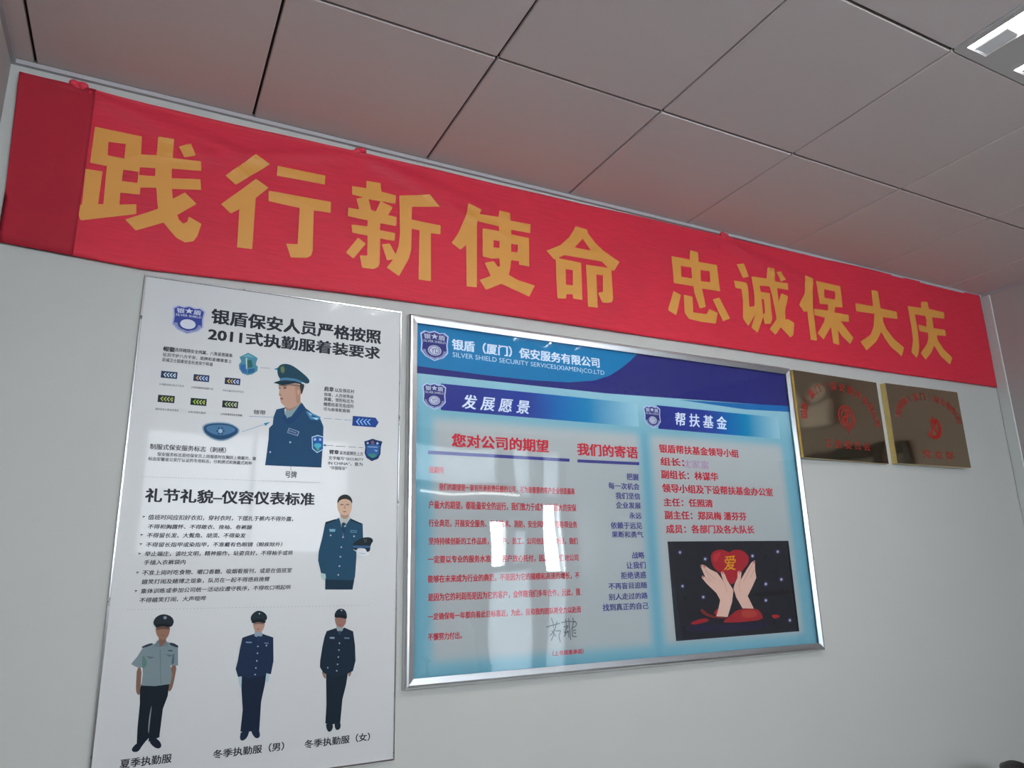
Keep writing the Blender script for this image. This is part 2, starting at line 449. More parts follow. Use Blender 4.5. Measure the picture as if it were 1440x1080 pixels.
Z1 = (100, 170, 6.0); Z2 = (300, 205, 6.355); Z3 = (480, 245, 6.747); Z4 = (630, 275, 7.2); Z5 = (760, 310, 8.308)
Z6 = (930, 345, 9.0); Z7 = (1025, 360, 9.0); Z8 = (1115, 380, 9.0); Z9 = (1195, 400, 9.8125); Z10 = (1270, 415, 9.8125)
CH = [
 (Z1, [([(202, 48), (598, 132), (590, 285), (722, 292), (735, 135), (868, 162), (858, 318), (1095, 345), (1098, 425), (850, 405), (848, 485), (1090, 495), (1097, 585), (850, 575), (858, 658), (960, 605), (1058, 703), (895, 795), (910, 835), (945, 868), (980, 855), (992, 808), (1100, 872), (1065, 975), (1030, 1018), (960, 1025), (885, 985), (825, 915), (780, 858), (545, 925), (455, 832), (732, 742), (718, 565), (585, 562), (580, 620), (415, 605), (408, 705), (550, 702), (550, 785), (82, 842), (35, 712), (92, 710), (122, 405), (265, 425), (228, 702), (272, 702), (302, 380), (160, 352)],
        [[(315, 175), (462, 195), (450, 318), (308, 290)], [(440, 410), (568, 428), (560, 522), (428, 505)], [(580, 390), (712, 400), (708, 468), (575, 455)]]),
       ([(908, 222), (1010, 200), (1050, 300), (955, 312)], [])]),
 (Z2, [([(378, 83), (505, 170), (200, 352), (108, 268)], []),
       ([(380, 300), (492, 380), (378, 470), (345, 930), (210, 912), (232, 572), (155, 610), (68, 525)], []),
       ([(572, 184), (998, 274), (992, 355), (567, 270)], []),
       ([(492, 405), (1048, 508), (1045, 606), (895, 585), (886, 940), (870, 985), (835, 1005), (690, 1003), (648, 878), (752, 884), (770, 560), (492, 497)], [])]),
 (Z3, [([(235, 68), (368, 88), (378, 170), (515, 205), (512, 285), (380, 262), (485, 318), (440, 392), (522, 410), (518, 497), (368, 470), (362, 535), (508, 562), (502, 638), (365, 615), (360, 850), (345, 885), (300, 905), (195, 893), (170, 775), (243, 778), (245, 590), (100, 560), (92, 485), (243, 500), (248, 445), (58, 405), (62, 325), (165, 340), (138, 238), (205, 228), (98, 200), (100, 118), (235, 138)],
        [[(255, 242), (368, 262), (325, 358), (278, 345)]]),
       ([(155, 608), (228, 665), (112, 805), (40, 748)], []),
       ([(548, 206), (830, 200), (930, 312), (668, 312), (665, 432), (940, 488), (940, 572), (848, 560), (850, 1015), (732, 1000), (740, 535), (668, 518), (662, 715), (640, 800), (545, 970), (428, 890), (488, 812), (430, 820), (380, 672), (455, 660), (512, 762), (540, 690), (555, 560)], [])]),
 (Z4, [([(200, 82), (335, 145), (318, 188), (512, 218), (518, 152), (628, 175), (632, 255), (835, 292), (832, 380), (640, 345), (640, 392), (820, 430), (822, 718), (720, 700), (718, 662), (640, 655), (625, 760), (612, 802), (700, 855), (878, 912), (820, 1025), (690, 965), (540, 895), (385, 955), (318, 855), (430, 815), (370, 682), (460, 665), (502, 722), (525, 715), (520, 640), (440, 640), (350, 618), (348, 335), (515, 362), (516, 312), (308, 270), (305, 250), (290, 280), (292, 930), (190, 918), (182, 500), (125, 550), (35, 480), (100, 385), (165, 240), (190, 160)],
        [[(460, 452), (522, 462), (522, 532), (460, 525)], [(640, 488), (708, 500), (705, 575), (640, 568)], [(500, 628), (470, 622), (522, 640)]])]),
 (Z5, [([(405, 70), (545, 110), (550, 150), (640, 270), (730, 360), (918, 488), (855, 592), (822, 582), (840, 920), (825, 960), (780, 970), (715, 965), (665, 850), (720, 840), (722, 648), (645, 635), (660, 1025), (550, 1012), (525, 520), (785, 560), (710, 485), (272, 408), (205, 440), (468, 500), (485, 932), (378, 915), (375, 868), (300, 862), (297, 915), (197, 912), (175, 455), (155, 455), (68, 355), (230, 290), (330, 200), (385, 120)],
        [[(490, 215), (582, 358), (395, 320)], [(290, 572), (372, 585), (375, 762), (295, 752)]])]),
 (Z6, [([(358, 65), (460, 90), (470, 210), (700, 250), (745, 582), (512, 548), (560, 780), (480, 802), (410, 600), (402, 522), (150, 482), (118, 140), (355, 185)],
        [[(238, 262), (375, 285), (382, 422), (245, 402)], [(492, 312), (610, 330), (620, 468), (497, 455)]]),
       ([(145, 580), (240, 632), (182, 888), (80, 822)], []),
       ([(275, 628), (388, 655), (398, 850), (570, 872), (600, 805), (712, 855), (690, 992), (500, 970), (345, 935), (290, 860)], []),
       ([(650, 685), (735, 660), (872, 925), (780, 962)], [])]),
 (Z7, [([(95, 108), (188, 95), (250, 265), (175, 280)], []),
       ([(65, 310), (222, 340), (240, 400), (258, 645), (300, 640), (322, 628), (318, 470), (282, 258), (482, 285), (480, 148), (568, 160), (585, 320), (740, 350), (752, 430), (612, 405), (628, 580), (665, 472), (750, 510), (710, 690), (712, 810), (745, 798), (825, 850), (812, 1000), (775, 1035), (650, 905), (585, 1000), (512, 925), (600, 800), (575, 650), (540, 480), (515, 385), (388, 375), (402, 455), (518, 472), (530, 650), (545, 800), (520, 860), (450, 862), (432, 770), (365, 970), (285, 908), (330, 740), (248, 888), (180, 790), (178, 560), (158, 420), (80, 405)],
        [[(412, 545), (440, 548), (455, 720), (430, 745)]]),
       ([(595, 205), (655, 195), (712, 300), (655, 325)], [])]),
 (Z8, [([(145, 65), (245, 108), (240, 330), (250, 500), (300, 895), (222, 882), (178, 520), (138, 530), (78, 438), (140, 300)], []),
       ([(280, 138), (592, 205), (620, 475), (520, 468), (512, 540), (695, 570), (700, 660), (590, 650), (755, 858), (712, 940), (600, 830), (560, 760), (575, 950), (500, 930), (470, 720), (380, 880), (308, 800), (385, 660), (395, 605), (268, 570), (262, 490), (432, 515), (430, 440), (330, 430)],
        [[(382, 245), (520, 272), (525, 378), (390, 352)]])]),
 (Z9, [([(285, 82), (375, 98), (415, 335), (640, 378), (655, 480), (445, 455), (455, 530), (500, 620), (600, 750), (745, 872), (712, 992), (560, 860), (480, 750), (430, 655), (360, 790), (222, 915), (140, 790), (280, 700), (325, 580), (330, 408), (82, 372), (68, 262), (310, 305)], [])]),
 (Z10, [([(62, 148), (250, 178), (245, 95), (332, 95), (352, 190), (560, 240), (568, 330), (395, 305), (402, 330), (420, 455), (572, 480), (590, 565), (465, 555), (480, 620), (560, 750), (675, 862), (645, 962), (520, 845), (430, 695), (395, 790), (310, 890), (240, 800), (330, 680), (352, 590), (345, 520), (230, 495), (212, 405), (325, 435), (322, 330), (305, 290), (165, 262), (205, 500), (222, 700), (212, 800), (185, 870), (112, 790), (135, 620), (110, 420)], [])]),
]
for Z, polys in CH:
    bm = bmesh.new()
    for outer, holes in polys:
        loops = [[Vector((*px(Z[0] + a / Z[2], Z[1] + b / Z[2], -0.012), 0)) for a, b in lp] for lp in [outer] + holes]
        flat = [v for lp in loops for v in lp]; vs = [bm.verts.new((v.x, 0, v.y)) for v in flat]
        for t in tessellate_polygon(loops):
            try: bm.faces.new([vs[i] for i in t])
            except ValueError: pass
    for _ in range(4):
        es = [e for e in bm.edges if e.calc_length() > 0.03]
        if es: bmesh.ops.subdivide_edges(bm, edges=es, cuts=1, use_grid_fill=False); bmesh.ops.triangulate(bm, faces=[f for f in bm.faces if len(f.verts) > 3])
    bmesh.ops.recalc_face_normals(bm, faces=bm.faces[:])
    for v in bm.verts: v.co.y = cloth_y(v.co.x, v.co.z) - 0.0014
    bmo('character', bm, GOLD, banner)

# ------------------------------------------------------------------ emblem used on both boards


def emblem(P, ul, vt, ur, vb, mono=True, rim=(190, 200, 215), body=(45, 50, 120)):
    xa, zt = px(ul, vt, P.y); xb, zb = px(ur, vb, P.y)
    A = seen(*rim); B = seen(*body); W = seen(185, 190, 205)

    def q(a, b): return (xa + a * (xb - xa), zt + b * (zb - zt))
    sh = [(0, .13), (.15, .03), (.32, .06), (.5, 0), (.68, .06), (.85, .03), (1, .13), (.96, .42), (.98, .70), (.82, .87), (.5, 1), (.18, .87), (.02, .70), (.04, .42)]
    P.poly([q(*p) for p in sh], A)
    P.poly([q(.5 + (a - .5) * .90, .5 + (b - .5) * .92) for a, b in sh], B)

    def tx(s, a0, b0, a1, b1, c, off=0.02, lo=-.08, hi=.86):
        x0, z1 = q(a0, b0); x1, z0 = q(a1, b1); P.fit(s, x0, x1, z0, z1, c, off, 0, lo, hi)
    tx('银', .13, .12, .36, .29, W); tx('盾', .64, .12, .87, .29, W)
    st = []
    for k in range(10):
        r_ = .14 if k % 2 == 0 else .055; a = -PI / 2 + k * PI / 5; st.append(q(.5 + r_ * math.cos(a), .19 + r_ * .8 * math.sin(a)))
    P.poly(st, W)
    tx('SILVER SHIELD', .11, .32, .89, .40, W, 0.01, 0, .73)

    def ring(r0, r1, a0, a1, c, n=18, cx=.5, cy=.655, ry=.72):
        o_ = [q(cx + r1 * math.cos(a0 + (a1 - a0) * i / n), cy + r1 * ry * math.sin(a0 + (a1 - a0) * i / n)) for i in range(n + 1)]
        i_ = [q(cx + r0 * math.cos(a0 + (a1 - a0) * i / n), cy + r0 * ry * math.sin(a0 + (a1 - a0) * i / n)) for i in range(n, -1, -1)]
        P.poly(o_ + i_, c)
    L_ = seen(140, 148, 180)
    for k in range(6):                       # laurel leaves left and right
        for s in (0, 1):
            a = (PI * .62 + k * .21) if s == 0 else (PI * .38 - k * .21)
            ring(.31, .41, a, a + .15 * (1 if s == 0 else -1), L_, 3)
    P.poly([q(.5 + .235 * math.cos(i * PI / 12), .655 + .235 * .72 * math.sin(i * PI / 12)) for i in range(24)], W)
    if mono:
        P.poly([q(.5 + .20 * math.cos(i * PI / 12), .655 + .20 * .72 * math.sin(i * PI / 12)) for i in range(24)], B)
        P.poly([q(.5 + .175 * math.cos(i * PI / 12), .655 + .175 * .72 * math.sin(i * PI / 12)) for i in range(24)], W)
        tx('YD', .38, .57, .64, .74, B, 0.0, 0, .73)
    P.poly([q(.36, .86), (q(.5, .90)), q(.64, .86), q(.64, .90), q(.5, .945), q(.36, .90)], L_)


# ------------------------------------------------------------------ poster with the uniform rules
px0, px1, pz0, pz1, PYF = -0.3846, 0.3909, 0.8277, 2.2014, -0.006
poster = tag(empty('poster_board', (px0, 0, pz0)), 'white poster board with printed uniformed guards and black lettering, left of the framed board', 'poster')
PW = mat('poster_acrylic', (0.505, 0.515, 0.53), 0.4, noise=0.01, coat=0.15)


def pc(name, x0, x1, y0, y1, z0, z1, m, bev=0.0): return sub(name, x0, x1, y0, y1, z0, z1, m, poster, bev)


pc('panel', px0 + 0.003, px1 - 0.003, PYF, -0.0005, pz0 + 0.003, pz1 - 0.003, PW)
ET = bpy.data.materials.new('silver_edge_tape'); ET.use_nodes = True; nt = ET.node_tree; b = nt.nodes['Principled BSDF']
b.inputs['Metallic'].default_value = 1; b.inputs['Roughness'].default_value = 0.16
tc = nt.nodes.new('ShaderNodeTexCoord'); n = nt.nodes.new('ShaderNodeTexNoise'); n.inputs['Scale'].default_value = 14; n.inputs['Detail'].default_value = 6; n.inputs['Roughness'].default_value = 0.7
cr = nt.nodes.new('ShaderNodeValToRGB'); cr.color_ramp.elements[0].position = 0.36; cr.color_ramp.elements[0].color = (0.05, 0.05, 0.05, 1); cr.color_ramp.elements[1].position = 0.41; cr.color_ramp.elements[1].color = (0.8, 0.82, 0.85, 1)
nt.links.new(tc.outputs['Object'], n.inputs['Vector']); nt.links.new(n.outputs['Fac'], cr.inputs[0]); nt.links.new(cr.outputs[0], b.inputs['Base Color'])
for a in ((px0, px0 + 0.0055, pz0, pz1), (px1 - 0.0045, px1, pz0, pz1), (px0 + 0.0055, px1 - 0.0045, pz1 - 0.0055, pz1), (px0 + 0.0055, px1 - 0.0045, pz0, pz0 + 0.005)):
    pc('edge_trim', a[0], a[1], PYF - 0.0035, -0.0008, a[2], a[3], ET, 0.0012)


def local(o, par):                           # print meshes are built in room coordinates
    o.matrix_parent_inverse = Matrix.Translation(-par.location)
    return o


K = seen(40, 42, 50); GREY = seen(95, 100, 108)
PT = PYF - 0.0002


def lett(par, y, rows, name='lettering_line', label=None, layer=0):
    for r_ in rows:
        P = Print(y, layer); P.text(*r_)
        o = local(P.build(name, par), par)
        if label: o['label'] = label


lett(poster, PT, [('银盾保安人员严格按照', 298, 433, 454, 535, 484, K, 0.034), ('2011式执勤服着装要求', 293.5, 459, 478, 533.7, 506, K, 0.034)], label='black two-line heading')
lett(poster, PT, [('帽徽', 230, 486, 493, 245.6, 496, K, 0.03), ('选择翱翔安全鸽翼，八角星图案象', 246, 489.5, 495, 327, 502, K), ('征员守护八方平安，盾牌和麦穗寓意上', 229, 495.8, 501, 325.6, 510.5, K), ('忠诚卫士国家安全社会安宁和谐', 228, 503.3, 508.6, 299, 514.5, K)])
cap = [('公司副总或大区正大队长', 223.8, 538.5, 541.5, 258.8, 544.4), ('公司经理部经理副大队', 268.8, 542.9, 546, 300.2, 548.5), ('大队长副大队长中队长', 312.8, 547.3, 550.3, 342.8, 552.5),
       ('副中队长小队长正班长', 218.8, 573, 576.2, 251.3, 579), ('分队长班长副班', 264.4, 577.5, 580.6, 289.4, 582.3), ('公司普通保安队员佩戴', 310, 580.6, 583.8, 340.6, 585.6)]
lett(poster, PT, [(*c, K, 0.006) for c in cap])
lett(poster, PT, [('领带', 356.3, 576.5, 583, 373.2, 583, K), ('号牌', 401, 662.3, 672, 417, 672, K)])
lett(poster, PT, [('制服式保安服务标志（刺绣）', 211, 624, 632, 317.5, 636.5, K, 0.02), ('保安服务标志是经保安员上岗服装时在胸前上佩戴的，徽', 221.3, 635.6, 641, 360, 647.5, K), ('标由安徽省公安厅认证的专用标志，分刺绣式和佩戴式两种', 208.5, 642.5, 648, 353.8, 653.5, K)])
lett(poster, PT, [('肩章', 456, 543.2, 550, 469, 551, K, 0.03), ('以及领花衬', 471, 546, 551.5, 498, 553, K), ('饰章，人员按等级', 455.8, 552.5, 557.5, 497, 560, K), ('佩戴，领衔标志为', 455.6, 559, 564.5, 497, 566.5, K), ('橄榄枝星花组成的', 455, 566, 571.5, 497, 573.5, K), ('可与肩章配套佩', 455, 573, 578, 492, 580, K)])
lett(poster, PT, [('臂章', 463, 632.3, 638.5, 476.3, 639, K, 0.03), ('采用盾牌形上方', 477.5, 634, 639.5, 510.6, 641, K), ('文字缩写“SECURITY', 462, 642, 647, 511, 648, K), ('IN CHINA”，意为', 461.6, 648.8, 654, 510, 655, K), ('“中国保安”', 463.7, 655.4, 660.5, 487.7, 661, K)])
lett(poster, PT, [('礼节礼貌–仪容仪表标准', 205, 686, 705.5, 441.4, 711, K, 0.032)], label='black heading above the rules')
lett(poster, PT, [('值班时间应扣好衣扣，穿衬衣时，下摆扎于裤内不得外露，', 208.7, 723.5, 730.8, 412, 733, K, 0.02, 0.12), ('不得袒胸露怀、不得敞衣、挽袖、卷裤腿', 208, 736.5, 743, 354, 745, K, 0.02, 0.12),
    ('不得留长发、大鬓角、胡须、不得染发', 206.7, 749, 756, 345, 756.5, K, 0.02, 0.12), ('不得留长指甲或染指甲，不准戴有色眼镜（眼疾除外）', 205.3, 762, 768.7, 396.7, 769, K, 0.02, 0.12),
    ('举止端庄，谈吐文明，精神振作，站姿良好，不得袖手或将', 203.7, 774.7, 781.7, 411.7, 781, K, 0.02, 0.12), ('手插入衣裤袋内', 202.5, 787, 794, 260.8, 794, K, 0.02, 0.12),
    ('不准上岗时吃食物、嚼口香糖、吸烟看报刊，或是在值班室', 200.3, 800.3, 807.5, 410.3, 806.5, K, 0.02, 0.12), ('嬉笑打闹及赌博之现象，队员在一起不得搭肩挽臂', 199.2, 813.5, 820.5, 379, 818.5, K, 0.02, 0.12),
    ('集体训练或参加公司统一活动应遵守秩序，不得吹口哨起哄', 198, 826.5, 833.5, 408.7, 829.8, K, 0.02, 0.12), ('不得嬉笑打闹、大声喧哗', 196.3, 840, 847, 289.5, 845, K, 0.02, 0.12)], label='black list of rules')
lett(poster, PT, [('夏季执勤服', 169, 1066.5, 1079.5, 240.5, 1073.5, K, 0.024), ('冬季执勤服（男）', 300, 1053.5, 1065.5, 399, 1056, K, 0.024), ('冬季执勤服（女）', 428.5, 1039.5, 1051, 520, 1042.5, K, 0.024)], label='captions under the standing guards')
for u, v in ((202, 726.5), (199, 752), (198, 765), (196, 778.5), (193.3, 805), (191, 831)):
    P = Print(PT); P.pp([(u - 2.4, v - 1.2), (u + 2.6, v - 0.6), (u - 1.8, v + 2.2), (u - 0.4, v + 0.3)], K)
    local(P.build('arrow_bullet', poster), poster)
P = Print(PT)
emblem(P, 243.5, 427, 286, 472.5, mono=False, rim=(150, 155, 195), body=(52, 66, 135))
local(P.build('printed_emblem', poster), poster)['label'] = 'blue shield emblem'
for a, b in (((200, 670), (452, 678.5)), ((179, 857), (522, 850.5))):
    P = Print(PT)
    for k in range(70):
        u = a[0] + (b[0] - a[0]) * k / 70; v = a[1] + (b[1] - a[1]) * k / 70
        P.pp([(u, v), (u + 1.4, v), (u + 1.4, v + 0.9), (u, v + 0.9)], seen(140, 144, 150))
    tag(local(P.build('dotted_rule', poster), poster), kind='stuff')
# shoulder marks
MK = [((226.9, 521.3), (248.8, 533), (38, 55, 80), [(170, 185, 200)] * 4), ((272.5, 526), (293.8, 537.5), (42, 55, 85), [(190, 150, 90), (170, 180, 200), (160, 180, 210), (150, 170, 210)]),
      ((316.5, 530.6), (337.5, 541.9), (42, 48, 70), [(180, 160, 90), (170, 150, 100), (170, 180, 210), (150, 170, 210)]), ((222.5, 555), (245, 567), (38, 42, 52), [(150, 160, 70), (150, 165, 90), (160, 170, 110), (150, 160, 90)]),
      ((268.4, 559.4), (290, 571), (32, 42, 42), [(130, 175, 60), (160, 180, 90), (170, 180, 120), (150, 170, 90)]), ((313, 563), (334.4, 574.4), (36, 42, 44), [(150, 170, 120), (165, 175, 150), (160, 175, 130), (165, 175, 150)])]
for tl, br, cb, cc in MK:
    P = Print(PT); xa, zt = px(*tl, P.y); xb, zb = px(*br, P.y)

    def q(a, b): return (xa + a * (xb - xa), zt + b * (zb - zt))
    P.poly([q(0, 0), q(1, 0), q(1, 1), q(0, 1)], seen(*cb))
    for k, c in enumerate(cc):
        a = .16 + k * .19
        P.poly([q(a + .12, .18), q(a + .18, .22), q(a + .07, .5), q(a + .18, .78), q(a + .12, .84), q(a - .02, .5)], seen(*c))
    P.poly([q(.86, .3), q(.9, .3), q(.9, .7), q(.86, .7)], seen(*cc[-1]))
    local(P.build('shoulder_mark', poster), poster)
# cap badge, chest badge, epaulette, arm badge
ZA = (210, 475, 8.0); ZB = (200, 580, 8.0); ZC = (445, 535, 8.305)
P = Print(PT)
P.pp([(1015, 215), (1050, 200), (1112, 168), (1165, 195), (1220, 230), (1208, 262), (1198, 300), (1222, 330), (1215, 375), (1160, 410), (1105, 422), (1045, 400), (1012, 350), (1008, 300), (1035, 268)], seen(70, 125, 145), ZA)
P.pp([(1030, 300), (1085, 300), (1090, 350), (1105, 400), (1050, 390), (1020, 340)], seen(50, 95, 150), ZA)
P.pp([(1100, 250), (1150, 250), (1165, 330), (1110, 340)], seen(45, 95, 90), ZA); P.pp([(1085, 230), (1100, 225), (1098, 350), (1088, 350)], seen(170, 190, 185), ZA)
P.pp([(1110, 350), (1190, 345), (1180, 385), (1110, 405)], seen(40, 90, 130), ZA); P.pp([(1050, 215), (1112, 185), (1180, 225), (1112, 212)], seen(100, 155, 165), ZA)
local(P.build('cap_badge', poster), poster)
P = Print(PT)
lens = [(668, 175), (690, 135), (760, 112), (880, 105), (1000, 122), (1080, 170), (1100, 205), (1075, 250), (980, 305), (890, 328), (790, 305), (700, 245)]
P.pp(lens, seen(120, 145, 165), ZB, 1)
c0 = (884, 205); P.pp([(c0[0] + (a - c0[0]) * .92, c0[1] + (b - c0[1]) * .86) for a, b in lens], seen(38, 72, 105), ZB, 1)
P.pp([(c0[0] + (a - c0[0]) * .78, c0[1] - 12 + (b - c0[1]) * .55) for a, b in lens], seen(70, 110, 145), ZB, 1)
for a in range(6): P.disc(880 + 34 * math.cos(a * PI / 3), 208 + 34 * math.sin(a * PI / 3), 14, 14, seen(45, 80, 110), ZB, 8)
P.disc(880, 208, 24, 24, seen(135, 165, 190), ZB)
local(P.build('chest_badge', poster), poster)
P = Print(PT)
P.pp([(425, 413), (690, 435), (727, 490), (690, 548), (417, 528)], seen(32, 62, 128), ZC)
for k in range(4):
    a = 460 + k * 42; P.pp([(a + 38, 440 + k * 4), (a + 50, 442 + k * 4), (a + 20, 480), (a + 48, 522), (a + 34, 520), (a, 480)], seen(120, 165, 215), ZC)
local(P.build('shoulder_mark', poster), poster)['label'] = 'blue pointed shoulder mark'
P = Print(PT)
shd = [(558, 712), (600, 700), (655, 680), (715, 700), (770, 712), (752, 780), (748, 860), (720, 915), (645, 943), (585, 905), (562, 850), (570, 780)]
P.pp(shd, seen(30, 48, 88), ZC); P.pp([(655 + (a - 655) * .8, 840 + (b - 840) * .62) for a, b in shd], seen(45, 85, 140), ZC)
P.pp([(600, 770), (715, 775), (715, 785), (600, 780)], seen(130, 150, 190), ZC); P.disc(598, 732, 14, 14, seen(130, 150, 190), ZC, 8); P.disc(712, 735, 14, 14, seen(130, 170, 210), ZC, 8); P.disc(655, 725, 20, 24, seen(110, 80, 100), ZC, 8)
P.pp([(610, 850), (700, 860), (690, 895), (650, 905), (610, 880)], seen(50, 120, 110), ZC); P.pp([(670, 810), (715, 815), (700, 835)], seen(120, 160, 200), ZC)
local(P.build('arm_badge', poster), poster)
CY = seen(40, 120, 155); LB = seen(95, 125, 155)


def pointer(lines, w, col, head=None, hc=None):
    P = Print(PT)
    for l_ in lines: P.line(l_, w, col)
    local(P.build('pointer_line', poster), poster)
    if head:
        P = Print(PT); P.pp(head, hc); local(P.build('arrow_head', poster), poster)


pointer([[(366, 517), (380, 518)]], .0012, GREY, [(385, 519), (391, 516.8), (391, 521)], CY)
pointer([[(350, 585.3), (385, 587)]], .0014, LB)
pointer([[(340, 607.3), (371, 597)]], .0014, LB, [(371, 595), (380, 593.5), (373, 599)], CY)
for l_ in (((455, 588.3), (467, 589)), ((471, 589.5), (481, 590)), ((484, 590.5), (494, 591))): pointer([l_], .0014, LB)
for l_ in (((456, 626), (469, 627)), ((472, 627.3), (486, 628)), ((490, 628.4), (501, 629)), ((504, 629.2), (511, 629.6))): pointer([l_], .0014, GREY)
pointer([[(409, 656), (409, 662)]], .0014, GREY, [(458, 624.4), (454, 626), (458, 628)], seen(40, 90, 150))


def guard(label, Z, shapes, dots=(), dotc=(150, 160, 170), r_=6):
    P = Print(PT)
    for pts, c, *sm in shapes: P.pp(pts, seen(*c), Z, sm[0] if sm else 1)
    for u, v in dots: P.disc(u, v, r_, r_, seen(*dotc), Z, 8)
    local(P.build('printed_guard', poster), poster)['label'] = label


guard('printed standing guard in grey short-sleeved shirt', (180, 860, 5.4), [
 ([(68, 422), (105, 428), (96, 560), (90, 640), (62, 620), (60, 560)], (112, 85, 72)),
 ([(328, 405), (372, 405), (352, 520), (334, 590), (308, 615), (306, 550), (325, 480)], (112, 85, 72)),
 ([(100, 550), (205, 560), (314, 545), (302, 640), (265, 740), (238, 955), (205, 968), (155, 990), (158, 960), (140, 980), (66, 1003), (72, 880), (90, 700), (90, 600)], (16, 26, 36), 0),
 ([(176, 722), (181, 715), (168, 830), (157, 935), (152, 900), (160, 800)], (120, 126, 128)),
 ([(66, 998), (145, 972), (108, 1018), (78, 1066), (35, 1067), (26, 1042)], (20, 28, 42)), ([(156, 985), (205, 955), (243, 985), (257, 1022), (235, 1043), (198, 1032)], (20, 28, 42)),
 ([(228, 212), (205, 245), (120, 262), (75, 335), (22, 400), (65, 422), (110, 426), (113, 470), (102, 562), (205, 566), (322, 550), (336, 480), (322, 410), (380, 410), (380, 265), (290, 225), (250, 275)], (108, 122, 128), 0),
 ([(110, 330), (130, 345), (148, 400), (115, 440), (105, 400)], (80, 110, 105)), ([(335, 350), (350, 300), (352, 400), (328, 400)], (70, 90, 100)),
 ([(132, 335), (205, 348), (165, 358)], (80, 95, 105), 0), ([(282, 322), (342, 330), (318, 345)], (80, 95, 105), 0), ([(240, 290), (248, 290), (252, 550), (246, 550)], (92, 106, 112), 0),
 ([(305, 290), (340, 292), (338, 304), (305, 302)], (70, 80, 100), 0),
 ([(100, 268), (150, 246), (188, 238), (190, 252), (112, 278)], (38, 50, 62)), ([(316, 234), (350, 240), (386, 262), (378, 276), (315, 252)], (38, 50, 62)),
 ([(235, 190), (288, 195), (290, 225), (250, 272), (232, 235)], (110, 82, 70), 0),
 ([(228, 218), (250, 272), (205, 265), (195, 275), (205, 245)], (96, 110, 118), 0), ([(290, 228), (302, 262), (262, 262), (250, 272)], (96, 110, 118), 0),
 ([(208, 115), (262, 100), (320, 112), (318, 150), (305, 188), (285, 212), (258, 216), (235, 204), (213, 168)], (128, 96, 80)),
 ([(215, 118), (262, 108), (316, 118), (314, 138), (262, 130), (218, 142)], (88, 66, 58)), ([(250, 178), (282, 178), (266, 186)], (110, 66, 60)),
 ([(190, 88), (203, 50), (240, 24), (285, 19), (332, 38), (350, 72), (340, 104), (322, 120), (262, 100), (205, 114)], (28, 36, 44)),
 ([(203, 114), (222, 96), (270, 88), (324, 98), (320, 122), (262, 108), (215, 122)], (18, 24, 30)), ([(268, 36), (295, 36), (292, 58), (270, 58)], (120, 130, 140))])
guard('printed standing guard in navy winter uniform and white gloves', (325, 850, 5.4), [
 ([(52, 540), (86, 540), (84, 600), (72, 640), (60, 600)], (150, 170, 180)), ([(262, 522), (292, 525), (287, 580), (268, 600), (258, 560)], (150, 170, 180)),
 ([(82, 535), (268, 515), (258, 600), (228, 740), (214, 962), (150, 965), (70, 966), (88, 800), (78, 640)], (17, 30, 50), 0),
 ([(74, 962), (142, 955), (122, 1012), (88, 1038), (64, 1024)], (18, 34, 56)), ([(148, 958), (212, 950), (222, 1000), (200, 1020), (173, 1006)], (18, 34, 56)),
 ([(178, 222), (120, 240), (85, 253), (66, 340), (50, 430), (34, 490), (52, 550), (92, 545), (130, 562), (250, 542), (265, 522), (302, 530), (322, 430), (320, 250), (270, 234), (236, 222), (205, 245)], (22, 38, 64), 0),
 ([(180, 195), (232, 200), (238, 238), (205, 250), (176, 240)], (125, 138, 152), 0), ([(198, 240), (220, 240), (216, 280), (204, 280)], (25, 45, 85), 0),
 ([(112, 282), (158, 284), (155, 294), (112, 292)], (110, 130, 160), 0), ([(252, 290), (285, 290), (285, 298), (252, 298)], (90, 110, 140), 0),
 ([(166, 132), (205, 122), (258, 132), (252, 175), (232, 208), (205, 215), (180, 200), (168, 170)], (158, 126, 112)), ([(190, 185), (218, 185), (204, 194)], (130, 80, 75)), ([(170, 140), (205, 134), (254, 140), (252, 152), (205, 148), (172, 154)], (110, 88, 80)),
 ([(146, 112), (154, 80), (185, 52), (215, 46), (256, 62), (277, 96), (264, 128), (212, 108), (158, 132)], (26, 40, 48)), ([(152, 134), (165, 115), (205, 108), (264, 120), (260, 144), (205, 132), (165, 144)], (16, 24, 32))],
 [(203, 318), (200, 370), (195, 428), (188, 482), (182, 532), (268, 312), (215, 70)])
